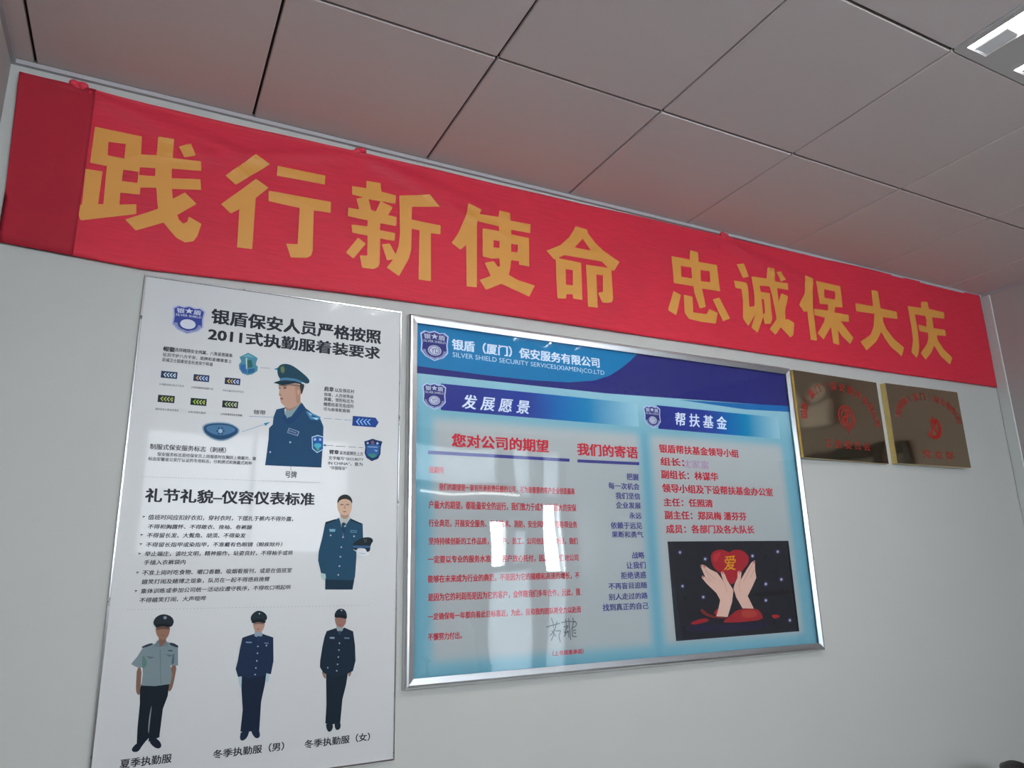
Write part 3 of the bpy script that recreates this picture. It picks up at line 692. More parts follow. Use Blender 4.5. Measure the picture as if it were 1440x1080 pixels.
guard('printed standing woman guard in navy winter uniform', (440, 850, 5.684), [
 ([(70, 535), (100, 540), (106, 585), (95, 595), (78, 565)], (128, 100, 92)), ([(283, 540), (312, 535), (300, 572), (285, 580)], (128, 100, 92)),
 ([(105, 545), (282, 535), (266, 640), (236, 760), (219, 945), (160, 958), (99, 952), (108, 800)], (16, 30, 42), 0),
 ([(101, 948), (160, 950), (159, 996), (135, 1022), (112, 1006)], (20, 34, 44)), ([(170, 948), (220, 938), (223, 986), (200, 1007), (178, 996)], (20, 34, 44)),
 ([(186, 188), (110, 213), (92, 260), (75, 340), (58, 450), (56, 500), (80, 542), (110, 560), (180, 576), (280, 552), (320, 532), (341, 450), (337, 330), (322, 215), (250, 184), (212, 225)], (20, 34, 50), 0),
 ([(186, 172), (242, 174), (238, 208), (214, 222), (193, 208)], (130, 140, 146), 0), ([(205, 210), (222, 210), (218, 240), (208, 240)], (40, 60, 95), 0),
 ([(135, 260), (172, 260), (172, 275), (135, 273)], (120, 140, 160), 0), ([(250, 263), (292, 265), (292, 275), (250, 273)], (90, 110, 135), 0),
 ([(174, 105), (220, 92), (268, 108), (264, 150), (242, 180), (212, 185), (186, 167), (176, 130)], (134, 98, 90)), ([(200, 158), (230, 158), (215, 167)], (140, 70, 75)),
 ([(170, 104), (178, 60), (205, 34), (245, 34), (270, 65), (272, 112), (220, 86)], (22, 34, 48)), ([(170, 106), (180, 82), (220, 78), (270, 90), (272, 118), (220, 104)], (14, 22, 32))],
 [(212, 310), (208, 365), (203, 420), (197, 478), (190, 530), (228, 48), (118, 505)])
guard('printed guard seen to the hips, holding his cap in white gloves', (440, 690, 7.448), [
 ([(130, 860), (440, 900), (415, 1036), (128, 1036)], (20, 42, 58), 0),
 ([(82, 862), (142, 865), (134, 930), (106, 938), (85, 905)], (150, 172, 172)),
 ([(275, 284), (240, 300), (130, 333), (100, 480), (60, 640), (54, 730), (85, 862), (132, 872), (138, 930), (430, 938), (442, 900), (456, 700), (456, 640), (425, 620), (430, 560), (527, 510), (521, 345), (470, 325), (390, 288), (350, 350), (318, 480), (295, 350)], (30, 66, 90), 0),
 ([(278, 270), (335, 280), (385, 262), (392, 292), (350, 352), (322, 340), (298, 350)], (165, 168, 165), 0), ([(300, 345), (322, 330), (346, 345), (342, 420), (320, 475), (302, 400)], (28, 58, 82), 0),
 ([(256, 130), (270, 90), (335, 72), (395, 98), (412, 135), (409, 180), (396, 228), (370, 268), (335, 288), (300, 272), (272, 228), (254, 180)], (188, 158, 138)),
 ([(280, 245), (335, 262), (385, 245), (365, 285), (335, 300), (300, 285)], (158, 128, 112)),
 ([(285, 140), (322, 140), (322, 152), (287, 154)], (120, 95, 88)), ([(345, 140), (382, 138), (380, 152), (346, 152)], (120, 95, 88)), ([(325, 150), (340, 150), (348, 192), (322, 192)], (168, 136, 118)), ([(305, 216), (358, 214), (332, 230)], (140, 88, 84)),
 ([(254, 140), (258, 92), (285, 55), (335, 36), (385, 53), (412, 95), (412, 140), (388, 100), (335, 84), (283, 98)], (42, 42, 42)),
 ([(168, 402), (235, 402), (230, 430), (178, 430)], (110, 155, 175), 0), ([(392, 412), (458, 415), (458, 442), (392, 440)], (80, 120, 140), 0), ([(400, 420), (450, 422), (450, 434), (400, 432)], (40, 75, 100), 0),
 ([(133, 328), (235, 298), (242, 310), (140, 344)], (18, 34, 46), 0), ([(398, 298), (508, 342), (500, 352), (398, 312)], (18, 34, 46), 0),
 ([(413, 575), (425, 545), (520, 490), (600, 486), (637, 520), (602, 570), (600, 632), (560, 645), (540, 605), (470, 600), (455, 628), (420, 612)], (26, 36, 44)), ([(418, 574), (600, 578), (598, 600), (420, 598)], (48, 86, 125), 0), ([(530, 505), (570, 508), (560, 545), (535, 540)], (50, 62, 55)),
 ([(455, 645), (490, 602), (550, 606), (562, 640), (602, 665), (545, 688), (480, 678)], (192, 196, 202)), ([(480, 650), (550, 658), (548, 664), (480, 656)], (140, 145, 155), 0)],
 [(335, 372), (315, 487), (297, 592), (287, 692), (277, 790), (265, 882), (185, 468), (430, 478)], (160, 170, 175), 9)
guard('printed head and chest of a capped guard looking left', (365, 505, 6.75), [
 ([(240, 430), (388, 390), (395, 430), (300, 520), (250, 490)], (150, 115, 102)),
 ([(255, 455), (160, 478), (132, 550), (125, 620), (90, 655), (85, 760), (70, 880), (52, 1008), (586, 1030), (602, 800), (607, 640), (577, 568), (440, 468), (400, 412), (385, 430), (330, 500), (265, 560), (240, 520), (236, 478)], (30, 66, 98), 0),
 ([(238, 520), (262, 570), (350, 500), (400, 415), (430, 470), (330, 600), (262, 625), (215, 560)], (26, 60, 98), 0),
 ([(245, 488), (298, 488), (388, 424), (300, 545), (262, 555), (243, 522)], (118, 142, 150), 0),
 ([(180, 236), (215, 244), (280, 232), (340, 224), (382, 245), (402, 300), (388, 345), (390, 400), (372, 432), (300, 470), (262, 466), (238, 446), (205, 420), (193, 380), (198, 360), (181, 335), (190, 300), (181, 270)], (172, 138, 122)),
 ([(330, 235), (385, 245), (400, 300), (385, 345), (385, 405), (350, 430), (345, 330)], (158, 122, 106)), ([(355, 290), (380, 285), (385, 320), (366, 350), (356, 325)], (178, 140, 122)),
 ([(225, 268), (256, 264), (254, 280), (228, 284)], (84, 68, 64)), ([(184, 268), (200, 268), (198, 282), (186, 282)], (90, 72, 68)), ([(218, 254), (262, 248), (262, 256), (220, 262)], (90, 72, 66), 0),
 ([(194, 366), (226, 370), (224, 384), (196, 382)], (132, 80, 78)), ([(180, 332), (208, 334), (206, 346), (186, 346)], (140, 104, 94)), ([(182, 240), (280, 235), (382, 245), (384, 262), (280, 250), (184, 256)], (120, 100, 92), 0),
 ([(384, 235), (428, 238), (416, 292), (396, 345), (390, 300), (382, 262)], (52, 52, 50)),
 ([(168, 122), (171, 84), (200, 50), (255, 44), (310, 60), (380, 108), (460, 178), (478, 215), (455, 238), (400, 216), (335, 192), (250, 184), (195, 190), (176, 160)], (30, 64, 80)),
 ([(195, 182), (250, 176), (335, 186), (405, 212), (398, 235), (330, 210), (250, 202), (188, 210)], (68, 112, 142), 0), ([(190, 60), (240, 55), (245, 130), (215, 150), (190, 110)], (44, 74, 74)), ([(200, 72), (232, 70), (236, 120), (215, 135), (200, 110)], (92, 112, 78)),
 ([(132, 226), (160, 214), (190, 206), (250, 201), (340, 210), (402, 232), (396, 242), (340, 228), (280, 238), (215, 250), (180, 238)], (22, 46, 58), 0),
 ([(438, 498), (465, 498), (582, 552), (556, 582), (480, 572)], (62, 118, 158), 0), ([(460, 505), (500, 530), (480, 535)], (140, 180, 200), 0), ([(500, 555), (560, 560), (540, 578)], (150, 195, 215), 0), ([(492, 530), (550, 552), (500, 548)], (30, 62, 95), 0),
 ([(494, 738), (550, 720), (602, 735), (601, 862), (545, 892), (498, 852)], (165, 190, 205), 0), ([(502, 745), (550, 730), (602, 743), (601, 855), (545, 882), (506, 848)], (34, 84, 150), 0),
 ([(515, 755), (535, 750), (535, 772), (515, 775)], (150, 180, 215), 0), ([(565, 752), (585, 756), (585, 776), (565, 774)], (150, 180, 215), 0), ([(520, 800), (580, 800), (590, 830), (550, 850), (515, 830)], (70, 160, 180)), ([(530, 840), (575, 845), (548, 876)], (80, 150, 120)),
 ([(276, 652), (378, 688), (362, 732), (260, 700)], (120, 140, 168), 0), ([(282, 662), (368, 692), (356, 722), (270, 696)], (40, 70, 105), 0), ([(280, 675), (350, 698), (348, 706), (278, 684)], (110, 130, 160), 0)],
 [(290, 790), (100, 883)], (165, 180, 200), 9)

# ------------------------------------------------------------------ framed notice board
bx0, bx1, bz0, bz1 = 0.413, 2.183, 1.015, 2.195
board = tag(empty('framed_notice_board', (bx0, 0, bz0)), 'wide aluminium-framed notice board behind clear plastic, right of the white poster', 'notice board')


def fc(name, x0, x1, y0, y1, z0, z1, m, bev=0.0): return sub(name, x0, x1, y0, y1, z0, z1, m, board, bev)


fc('backing_panel', bx0 + 0.008, bx1 - 0.008, -0.0075, -0.0005, bz0 + 0.008, bz1 - 0.008, WHITE)
BY = -0.0080
# sheet background: pale blue paper with two white panels, colours shading softly as printed
ix0, ix1, iz0, iz1 = bx0 + 0.015, bx1 - 0.015, bz0 + 0.015, bz1 - 0.015


def sm(e0, e1, x):
    t = max(0.0, min(1.0, (x - e0) / (e1 - e0))); return t * t * (3 - 2 * t)


def rect(x, z, a, b, c, d, w): return sm(a - w, a + w, x) * (1 - sm(b - w, b + w, x)) * sm(c - w, c + w, z) * (1 - sm(d - w, d + w, z))


PAP = seen(165, 171, 172); SKY = seen(116, 164, 178); SKY2 = seen(90, 146, 168)


def mixc(a, b, t): return tuple(p + (q_ - p) * t for p, q_ in zip(a, b))


NX, NZ = 190, 120; vs = []; cs = []; fs = []
for i in range(NX + 1):
    for j in range(NZ + 1):
        x = ix0 + (ix1 - ix0) * i / NX; z = iz0 + (iz1 - iz0) * j / NZ
        p = max(rect(x, z, 0.505, 1.335, 1.085, 1.845, .022), rect(x, z, 1.395, 2.085, 1.085, 1.845, .022))
        edge = 1 - sm(0.0, 0.05, min(x - ix0, ix1 - x, z - iz0 + .01))
        bgc = mixc(mixc(SKY, SKY2, edge * .9), seen(142, 182, 194), sm(1.84, 1.99, z) * .7)
        gapm = rect(x, z, 1.352, 1.378, 1.0, 1.85, .012)
        bgc = mixc(bgc, SKY2, gapm * .35)
        vs.append((x, BY, z)); cs.append(mixc(bgc, PAP, p))
for i in range(NX):
    for j in range(NZ):
        a = i * (NZ + 1) + j; fs.append((a, a + NZ + 1, a + NZ + 2, a + 1))
me = bpy.data.meshes.new('printed_sheet'); me.from_pydata(vs, [], fs)
at = me.color_attributes.new('Col', 'FLOAT_COLOR', 'POINT'); at.data.foreach_set('color', [x for c in cs for x in (*c, 1.0)])
local(link('printed_sheet', me, INK, board), board)
B2 = BY - 0.0002
NAVY = seen(36, 38, 108); TEAL = seen(12, 112, 160); RED = seen(184, 42, 58); NTX = seen(58, 58, 125)
P = Print(B2)
P.poly([(ix0, 1.993), (1.2, 1.993), (ix1, 2.022), (ix1, iz1), (ix0, iz1)], NAVY)
P.poly([(1.55, 1.9985), (ix1, 2.024), (ix1, 1.998), (1.9, 1.988)], seen(25, 100, 160))
tl = [(ix0, iz1), (ix0, 2.018), (0.716, 2.012), (0.90, 2.013), (1.038, 2.020), (1.15, 2.038), (1.22, 2.064), (1.273, 2.097), (1.32, 2.133), (1.375, iz1)]
P.poly(tl, TEAL)
local(P.build('printed_header', board), board)['label'] = 'teal and navy printed header'


def gradbar(x0, x1, z0, z1, stops):
    P = Print(B2); n = 40
    for k in range(n):
        t0, t1 = k / n, (k + 1) / n

        def c(t):
            for (a, ca), (b, cb) in zip(stops, stops[1:]):
                if t <= b: return mixc(ca, cb, (t - a) / (b - a))
            return stops[-1][1]
        xa = x0 + (x1 - x0) * t0; xb = x0 + (x1 - x0) * t1; n0 = len(P.v)
        P.v += [(xa, P.y, z0), (xb, P.y, z0), (xb, P.y, z1), (xa, P.y, z1)]; P.c += [c(t0), c(t1), c(t1), c(t0)]; P.f.append((n0, n0 + 1, n0 + 2, n0 + 3))
    return local(P.build('title_bar', board), board)


LT = seen(142, 182, 194)
gradbar(0.532, 1.343, 1.874, 1.966, [(0, seen(38, 46, 125)), (.42, seen(38, 60, 140)), (.55, seen(15, 95, 160)), (.72, seen(10, 120, 165)), (1, LT)])
gradbar(1.436, 2.085, 1.873, 1.967, [(0, seen(38, 46, 125)), (.40, seen(38, 60, 140)), (.55, seen(15, 95, 160)), (.72, seen(10, 125, 165)), (1, LT)])
B3 = B2 - 0.0003
for e_ in ((591, 462.5, 631, 510), (594, 537, 627.5, 577.5), (904.5, 569, 930.5, 603)):
    P = Print(B3); emblem(P, *e_, rim=(178, 190, 218), body=(42, 44, 112)); local(P.build('printed_emblem', board), board)['label'] = 'navy shield emblem'
WT = seen(205, 215, 228)
lett(board, B3, [('银盾（厦门）保安服务有限公司', 636, 477.5, 492.5, 843, 516, WT, 0.03), ('SILVER SHIELD SECURITY SERVICES(XIAMEN)CO.LTD', 636.5, 495.5, 502.5, 850, 526.5, seen(190, 208, 222), -0.002, 0, 0, .73)], label='white lettering on the header')
lett(board, B3, [('发 展 愿 景', 650, 555, 575, 745, 581.5, WT, 0.02, 0.2)], label='white brush-style title')
lett(board, B3, [('帮 扶 基 金', 949.8, 578.5, 597, 1023, 605, WT, 0.02, 0.1)], label='white brush-style title')
lett(board, B3, [('您对公司的期望', 635.8, 609.8, 628.5, 771.4, 635.5, RED, 0.034), ('我们的寄语', 812, 623, 640, 897, 644.5, RED, 0.034)], label='large red subheadings')
P = Print(B3)
P.pp([(602, 633.6), (801, 645), (801, 649.4), (602, 638.4)], seen(62, 64, 130)); P.pp([(812, 646), (899, 650), (899, 654.2), (812, 650.2)], seen(62, 64, 130))
local(P.build('underline', board), board)
rows = [('我期待', 603.3, 656, 665.5, 624, 665.5), ('我们的期望是一家有所承担责任感的公司，可为最重要的客户企业创造最高', 617.5, 680.5, 690.3, 808, 694.5),
 ('户最大的期望，都能最安全的运行，我们致力于成为中国最大的安保', 603, 705, 716.5, 810.5, 718), ('行业典范，开展安全服务、安全技术、消防、安全风险防范等各项业务', 603, 731, 741.5, 811.5, 741.5),
 ('坚持持续创新的工作品质，为客户、员工、公司创造最大价值，我们', 603, 756, 766, 812.5, 765), ('一定要以专业的服务水准，让客户放心托付，因此，我们对公司', 602, 781.5, 792, 813.5, 788.5),
 ('能够在未来成为行业的典范，不是因为它的规模和高速的增长，不', 602, 809, 819.5, 815, 813.5), ('是因为它的利润而是因为它的客户，会伴随我们多年合作，因此，我', 602, 834.5, 845.5, 816, 837),
 ('一定确保每一年都向着此目标靠近，为此，我和我的团队将全力以赴而', 602, 861.5, 871.5, 817, 862), ('不懈努力付出。', 602, 890, 900.5, 649.5, 898.5), ('（上书郑重承诺）', 777, 914.5, 921.5, 820.8, 920)]
lett(board, B3, [(*r_, RED, 0.026) for r_ in rows], label='red paragraph')
rows = [('把握', 881.3, 665.5, 675, 898.4, 675.5), ('每一次机会', 855.8, 678, 687.5, 899.2, 689), ('我们坚信', 865.8, 692.2, 701.5, 900.5, 702.5), ('企业发展', 866.4, 705.6, 714.8, 901.3, 715.5), ('永远', 885, 720, 729, 902.2, 730),
 ('依赖于远见', 859, 733.7, 743.5, 903, 744), ('果断和勇气', 860.5, 747, 756, 904.5, 756), ('战略', 889.2, 776.3, 785.5, 906.2, 785), ('让我们', 881, 790, 799.7, 908, 799.5), ('拒绝诱惑', 873.2, 804, 814, 908.8, 813.5),
 ('不再盲目追随', 855.8, 819.3, 828.5, 910, 827.5), ('别人走过的路', 856.2, 834.2, 843.4, 911, 842.5), ('找到真正的自己', 847.7, 849, 859, 912, 856.8)]
lett(board, B3, [(*r_, NTX, 0.024) for r_ in rows], label='navy right-aligned verse')
rows = [('银盾帮扶基金领导小组', 927, 624.2, 636, 1039, 643.6), ('组长：', 929, 643.2, 654.5, 962, 655.5), ('副组长：林谋华', 930, 661, 673, 1010, 676), ('领导小组及下设帮扶基金办公室', 931.5, 680, 692.2, 1087, 697.7),
 ('主任：任照清', 933.5, 700.4, 711.7, 1002.5, 713.2), ('副主任：郑凤梅 潘芬芬', 935, 718, 730, 1050, 732), ('成员：各部门及各大队长', 936.8, 737.3, 749.3, 1061, 750.5)]
lett(board, B3, [(*r_, RED, 0.032) for r_ in rows], label='red list of the fund group')
lett(board, B3, [('沈家富', 959.5, 646, 657.5, 997, 660, seen(168, 120, 165), -0.004)], label='pale purple outlined name')
P = Print(B3); SG = seen(95, 100, 105); ZS = (590, 780, 6.0)
for s_ in ([(1070, 612), (1105, 600), (1160, 585), (1185, 580)], [(1112, 535), (1128, 580), (1130, 615)], [(1160, 560), (1140, 640), (1100, 685)], [(1115, 640), (1150, 690)], [(1135, 625), (1130, 680), (1110, 725)], [(1150, 645), (1190, 640), (1175, 690), (1188, 740)],
           [(1195, 575), (1250, 562), (1320, 568)], [(1232, 540), (1240, 600), (1225, 690)], [(1215, 610), (1255, 600), (1220, 660), (1262, 650)], [(1258, 535), (1262, 600), (1275, 720)], [(1290, 530), (1300, 560), (1285, 620), (1320, 600), (1325, 575), (1300, 560)], [(1285, 620), (1290, 690), (1325, 692)], [(1295, 640), (1318, 635)], [(1300, 662), (1320, 660)], [(1218, 690), (1250, 640), (1260, 700)]):
    P.line(s_, .0032, SG, ZS)
local(P.build('signature', board), board)['label'] = 'grey handwritten signature'
# printed photograph of two hands holding a heart
ZJ = (930, 755, 6.97); P = Print(B3)
P.pp([(60, 45), (1245, 38), (1352, 925), (145, 1022)], seen(30, 32, 40), ZJ)
P.pp([(220, 870), (700, 850), (1080, 835), (1020, 900), (700, 925), (260, 930)], seen(32, 30, 58), ZJ, 1)
P.pp([(900, 540), (1300, 520), (1310, 560), (900, 590)], seen(22, 22, 26), ZJ, 1); P.pp([(65, 80), (130, 500), (210, 1015), (148, 1020)], seen(38, 42, 52), ZJ)
P.pp([(485, 215), (488, 165), (530, 132), (590, 122), (640, 140), (665, 155), (700, 130), (760, 122), (825, 150), (862, 205), (850, 265), (800, 325), (740, 400), (700, 475), (650, 430), (600, 370), (540, 330), (500, 275)], seen(158, 30, 44), ZJ, 1)
P.pp([(500, 200), (530, 160), (590, 145), (570, 190), (540, 240), (520, 250)], seen(180, 45, 55), ZJ, 1)
P.pp([(600, 832), (650, 790), (760, 704), (935, 704), (978, 740), (1002, 812), (800, 835), (640, 842)], seen(150, 36, 44), ZJ, 1); P.pp([(780, 720), (920, 715), (950, 780), (800, 800)], seen(165, 62, 52), ZJ, 1)
P.pp([(278, 850), (330, 820), (430, 793), (478, 820), (400, 845), (320, 862)], seen(150, 32, 42), ZJ, 1); P.pp([(1072, 762), (1150, 762), (1168, 785), (1105, 806)], seen(155, 36, 44), ZJ, 1)
P.pp([(380, 715), (400, 705), (425, 725), (460, 755), (530, 778), (650, 792), (600, 800), (470, 790), (400, 748)], seen(120, 40, 38), ZJ, 1); P.pp([(515, 745), (550, 700), (560, 715), (540, 775)], seen(165, 35, 45), ZJ)
SK = seen(206, 172, 158); SK2 = seen(178, 138, 124)
P.pp([(538, 778), (560, 700), (576, 618), (540, 552), (440, 455), (394, 398), (400, 378), (432, 398), (410, 350), (380, 278), (402, 272), (425, 280), (480, 320), (545, 350), (606, 432), (592, 390), (582, 350), (600, 332), (620, 365), (645, 425), (706, 522), (692, 640), (648, 785)], SK, ZJ)
P.pp([(795, 700), (732, 590), (706, 505), (722, 450), (745, 400), (746, 345), (765, 330), (785, 350), (775, 425), (830, 330), (882, 250), (916, 230), (918, 330), (930, 400), (890, 490), (845, 580), (905, 702)], SK, ZJ)
for l_ in ([(405, 285), (450, 345), (520, 412)], [(430, 330), (470, 400), (490, 440)], [(432, 398), (470, 440)], [(606, 432), (625, 470), (640, 540)], [(895, 262), (850, 350), (800, 440)], [(910, 320), (870, 400)], [(775, 425), (760, 480), (770, 540)]): P.line(l_, .0022, SK2, ZJ)
for l_ in ([(384, 276), (398, 295)], [(412, 280), (428, 300)], [(398, 385), (412, 398)], [(596, 336), (600, 362)], [(766, 334), (764, 360)], [(912, 238), (900, 260)]): P.line(l_, .004, seen(160, 50, 60), ZJ)
xa, zt = px(930 + 600 / 6.97, 755 + 180 / 6.97, P.y); xb, zb = px(930 + 735 / 6.97, 755 + 325 / 6.97, P.y)
P.fit('爱', xa, xb, zb, zt, seen(205, 150, 30), 0.01, 0.15)
for u, v in ((180, 152), (427, 217), (205, 483), (408, 590), (890, 187), (1137, 145), (1020, 462), (1172, 417), (1020, 622), (1255, 817)):
    P.disc(u, v, 24, 26, seen(62, 58, 92), ZJ, 10); P.disc(u, v, 11, 12, seen(175, 180, 205), ZJ, 8)
local(P.build('printed_photograph', board), board)['label'] = 'printed photograph of two hands raising a red heart'
# clear cover, slightly wavy so that it bends the reflections
AC = bpy.data.materials.new('clear_cover_plastic'); AC.use_nodes = True; nt = AC.node_tree; nt.nodes.clear()
ou = nt.nodes.new('ShaderNodeOutputMaterial'); mx = nt.nodes.new('ShaderNodeMixShader'); tr = nt.nodes.new('ShaderNodeBsdfTransparent')
gs = nt.nodes.new('ShaderNodeBsdfGlossy'); gs.inputs['Roughness'].default_value = 0.015; gs.inputs['Color'].default_value = (1, 1, 1, 1); fr = nt.nodes.new('ShaderNodeFresnel'); fr.inputs['IOR'].default_value = 1.62
nt.links.new(fr.outputs[0], mx.inputs[0]); nt.links.new(tr.outputs[0], mx.inputs[1]); nt.links.new(gs.outputs[0], mx.inputs[2]); nt.links.new(mx.outputs[0], ou.inputs[0])
bm = bmesh.new(); g = []
for i in range(121):
    row = []
    for j in range(81):
        u = i / 120; w_ = j / 80; x = ix0 - 0.004 + (ix1 - ix0 + 0.008) * u; z = iz0 - 0.004 + (iz1 - iz0 + 0.008) * w_
        k_ = min(1, u / .1, (1 - u) / .1, w_ / .1, (1 - w_) / .1); k_ = k_ * k_ * (3 - 2 * k_)
        d_ = 0.0007 * math.sin(x * 6.0 + z * 2.5) + 0.0006 * math.sin(z * 6.0 + x * 1.7 + 1.0) + 0.00008 * math.sin(x * 21 - z * 13)
        row.append(bm.verts.new((x - bx0, -0.0150 + d_ * k_, z - bz0)))
    g.append(row)
for i in range(120):
    for j in range(80): bm.faces.new((g[i][j], g[i][j + 1], g[i + 1][j + 1], g[i + 1][j]))
bmesh.ops.solidify(bm, geom=bm.faces[:], thickness=0.0008)
bmo('clear_cover', bm, AC, board, True)


def rail(a, b, inward):                      # mitred snap-frame rail; profile across its width
    prof = [(0.0, -0.0005), (0.0, -0.018), (0.006, -0.0245), (0.012, -0.0255), (0.026, -0.0215), (0.0295, -0.0205), (0.0295, -0.0163), (0.012, -0.0163), (0.010, -0.0005)]
    A = Vector(a); B = Vector(b); d = (B - A).normalized(); n_ = Vector(inward); bm = bmesh.new(); rings = []
    for end, s in ((A, 1), (B, -1)):
        rings.append([bm.verts.new((end.x + n_.x * w_ + d.x * w_ * s - bx0, y_, end.y + n_.y * w_ + d.y * w_ * s - bz0)) for w_, y_ in prof])
    k = len(prof)
    for i in range(k): bm.faces.new((rings[0][i], rings[0][(i + 1) % k], rings[1][(i + 1) % k], rings[1][i]))
    bm.faces.new(rings[0][::-1]); bm.faces.new(rings[1]); bmesh.ops.recalc_face_normals(bm, faces=bm.faces[:])
    return bmo('frame_rail', bm, ALU, board)


rail((bx0, bz1), (bx1, bz1), (0, -1)); rail((bx0, bz0), (bx1, bz0), (0, 1)); rail((bx0, bz0), (bx0, bz1), (1, 0)); rail((bx1, bz0), (bx1, bz1), (-1, 0))

# ------------------------------------------------------------------ two brass plaques
BR = bpy.data.materials.new('polished_brass'); BR.use_nodes = True; nt = BR.node_tree; b = nt.nodes['Principled BSDF']
b.inputs['Metallic'].default_value = 1; b.inputs['Base Color'].default_value = (0.50, 0.42, 0.29, 1); b.inputs['Roughness'].default_value = 0.07
tc = nt.nodes.new('ShaderNodeTexCoord'); n = nt.nodes.new('ShaderNodeTexNoise'); n.inputs['Scale'].default_value = 5; n.inputs['Detail'].default_value = 0.3
bp = nt.nodes.new('ShaderNodeBump'); bp.inputs['Strength'].default_value = 1.0; bp.inputs['Distance'].default_value = 0.0035
nt.links.new(tc.outputs['Object'], n.inputs['Vector']); nt.links.new(n.outputs['Fac'], bp.inputs['Height']); nt.links.new(bp.outputs[0], b.inputs['Normal'])
BRS = mat('brushed_brass_edge', (0.72, 0.55, 0.22), 0.3, 1.0, noise=0.25, nscale=120)
PR = seen(150, 40, 34, 0.95)


def plaque(x0, x1, z0, z1, depth, label, ang):
    t = tag(empty('brass_plaque', ((x0 + x1) / 2, 0, (z0 + z1) / 2)), label, 'plaque')
    hw = (x1 - x0) / 2; hh = (z1 - z0) / 2
    box('front_sheet', -hw, hw, -depth, -depth + 0.0015, -hh, hh, BR, t, 0.0005)
    bm = bmesh.new(); y0, y1 = -depth + 0.0015, -0.0005
    abox(bm, -hw, -hw + 0.0015, y0, y1, -hh, hh); abox(bm, hw - 0.0015, hw, y0, y1, -hh, hh); abox(bm, -hw, hw, y0, y1, hh - 0.0015, hh); abox(bm, -hw, hw, y0, y1, -hh, -hh + 0.0015)
    bmo('folded_edge', bm, BRS, t)
    return t


def arc_text(P, s, cx, cz, rx, rz, a0, a1, size, col):
    for k, ch in enumerate(s):
        a = math.radians(a0 + (a1 - a0) * k / (len(s) - 1)); vs, fs = glyphs(ch)
        mx_ = sum((min(v[0] for v in vs), max(v[0] for v in vs))) / 2; th = a - PI / 2
        l0 = P.l
        for dx, dy in strikes(0.014):
            pts = []
            for v in vs:
                u = (v[0] + dx - mx_) * size; w_ = (v[1] + dy - 0.38) * size
                pts.append((cx + rx * math.cos(a) + u * math.cos(th) - w_ * math.sin(th), cz + rz * math.sin(a) + u * math.sin(th) + w_ * math.cos(th)))
            P.raw(pts, fs, col); P.l += 1
        P.l = l0
    P.l += 4


def arc(u0, v0, u1, v1, ut, vt, y=-0.0303):
    a = px(u0, v0, y); b = px(u1, v1, y); t = px(ut, vt, y); c = (a[1] + b[1]) / 2
    return (a[0] + b[0]) / 2, c, (b[0] - a[0]) / 2, t[1] - c


def circ(cx, cz, r_, n=28, a0=0, a1=2 * PI): return [(cx + r_ * math.cos(a0 + (a1 - a0) * i / n), cz + r_ * math.sin(a0 + (a1 - a0) * i / n)) for i in range(n)]


t1 = plaque(2.186, 2.752, 1.796, 2.186, 0.020, 'brass plaque with a round union emblem, next to the framed board', 0)
P = Print(-0.0203)
arc_text(P, '银盾（厦门）保安服务有限公司', *arc(1128, 584, 1234, 598, 1177, 544, -0.0203), 178, 2, 0.043, PR)
local(P.build('arched_inscription', t1), t1); P = Print(-0.0203)
ex, ez = px(1189, 587, -0.020)
P.poly(circ(ex, ez, 0.056), PR, [circ(ex, ez, 0.047)[::-1]])
P.poly(circ(ex, ez, 0.040), PR, [circ(ex, ez, 0.033)[::-1]])
P.poly([(ex - .006, ez + .028), (ex + .02, ez + .028), (ex + .006, ez + .014), (ex + .006, ez - .03), (ex - .006, ez - .03)], PR)
P.poly([(ex - .024, ez + .004), (ex + .024, ez + .012), (ex + .024, ez + .004), (ex - .024, ez - .006)], PR)
P.poly([(ex - .024, ez - .006), (ex - .018, ez - .004), (ex - .008, ez - .028), (ex - .015, ez - .03)], PR)
P.poly([(ex - .004, ez - .056), (ex + .004, ez - .056), (ex + .004, ez - .075), (ex - .004, ez - .075)], PR)
local(P.build('red_emblem', t1), t1); P = Print(-0.0203)
P.text('工 会 委 员 会', 1157.5, 616.5, 628.5, 1224, 634.5, PR, 0.01)
local(P.build('red_inscription', t1), t1)
t2 = plaque(2.803, 3.338, 1.800, 2.187, 0.030, 'brass plaque with a hammer and sickle emblem, nearest the room corner', 0)
P = Print(-0.0303)
arc_text(P, '中共银盾（厦门）保安服务公司', *arc(1263, 582, 1345, 594, 1303, 559), 178, 2, 0.040, PR)
local(P.build('arched_inscription', t2), t2); P = Print(-0.0303)
ex, ez = px(1311, 602, -0.030)
P.poly(circ(ex, ez, 0.058, 16, math.radians(-150), math.radians(70)) + circ(ex - .010, ez + .006, 0.044, 16, math.radians(-150), math.radians(70))[::-1], PR)
P.poly([(ex - .05, ez - .044), (ex - .042, ez - .052), (ex + .022, ez + .02), (ex + .012, ez + .028)], PR)
P.poly([(ex - .022, ez + .03), (ex + .004, ez + .055), (ex + .012, ez + .048), (ex + .030, ez + .030), (ex + .018, ez + .018), (ex - .010, ez + .020)], PR)
P.poly([(ex + .018, ez - .03), (ex + .026, ez - .022), (ex - .012, ez + .022), (ex - .02, ez + .014)], PR)
local(P.build('red_emblem', t2), t2); P = Print(-0.0303)
P.text('党 支 部', 1296.4, 632.5, 643.5, 1339, 646.5, PR, 0.01)
local(P.build('red_inscription', t2), t2)

for t_, a_ in ((t1, 1.2), (t2, -1.5)):       # neither plaque hangs quite flat on the wall
    t_.rotation_euler = (0, 0, math.radians(a_)); t_.location.y = -0.29 * math.sin(math.radians(abs(a_)))

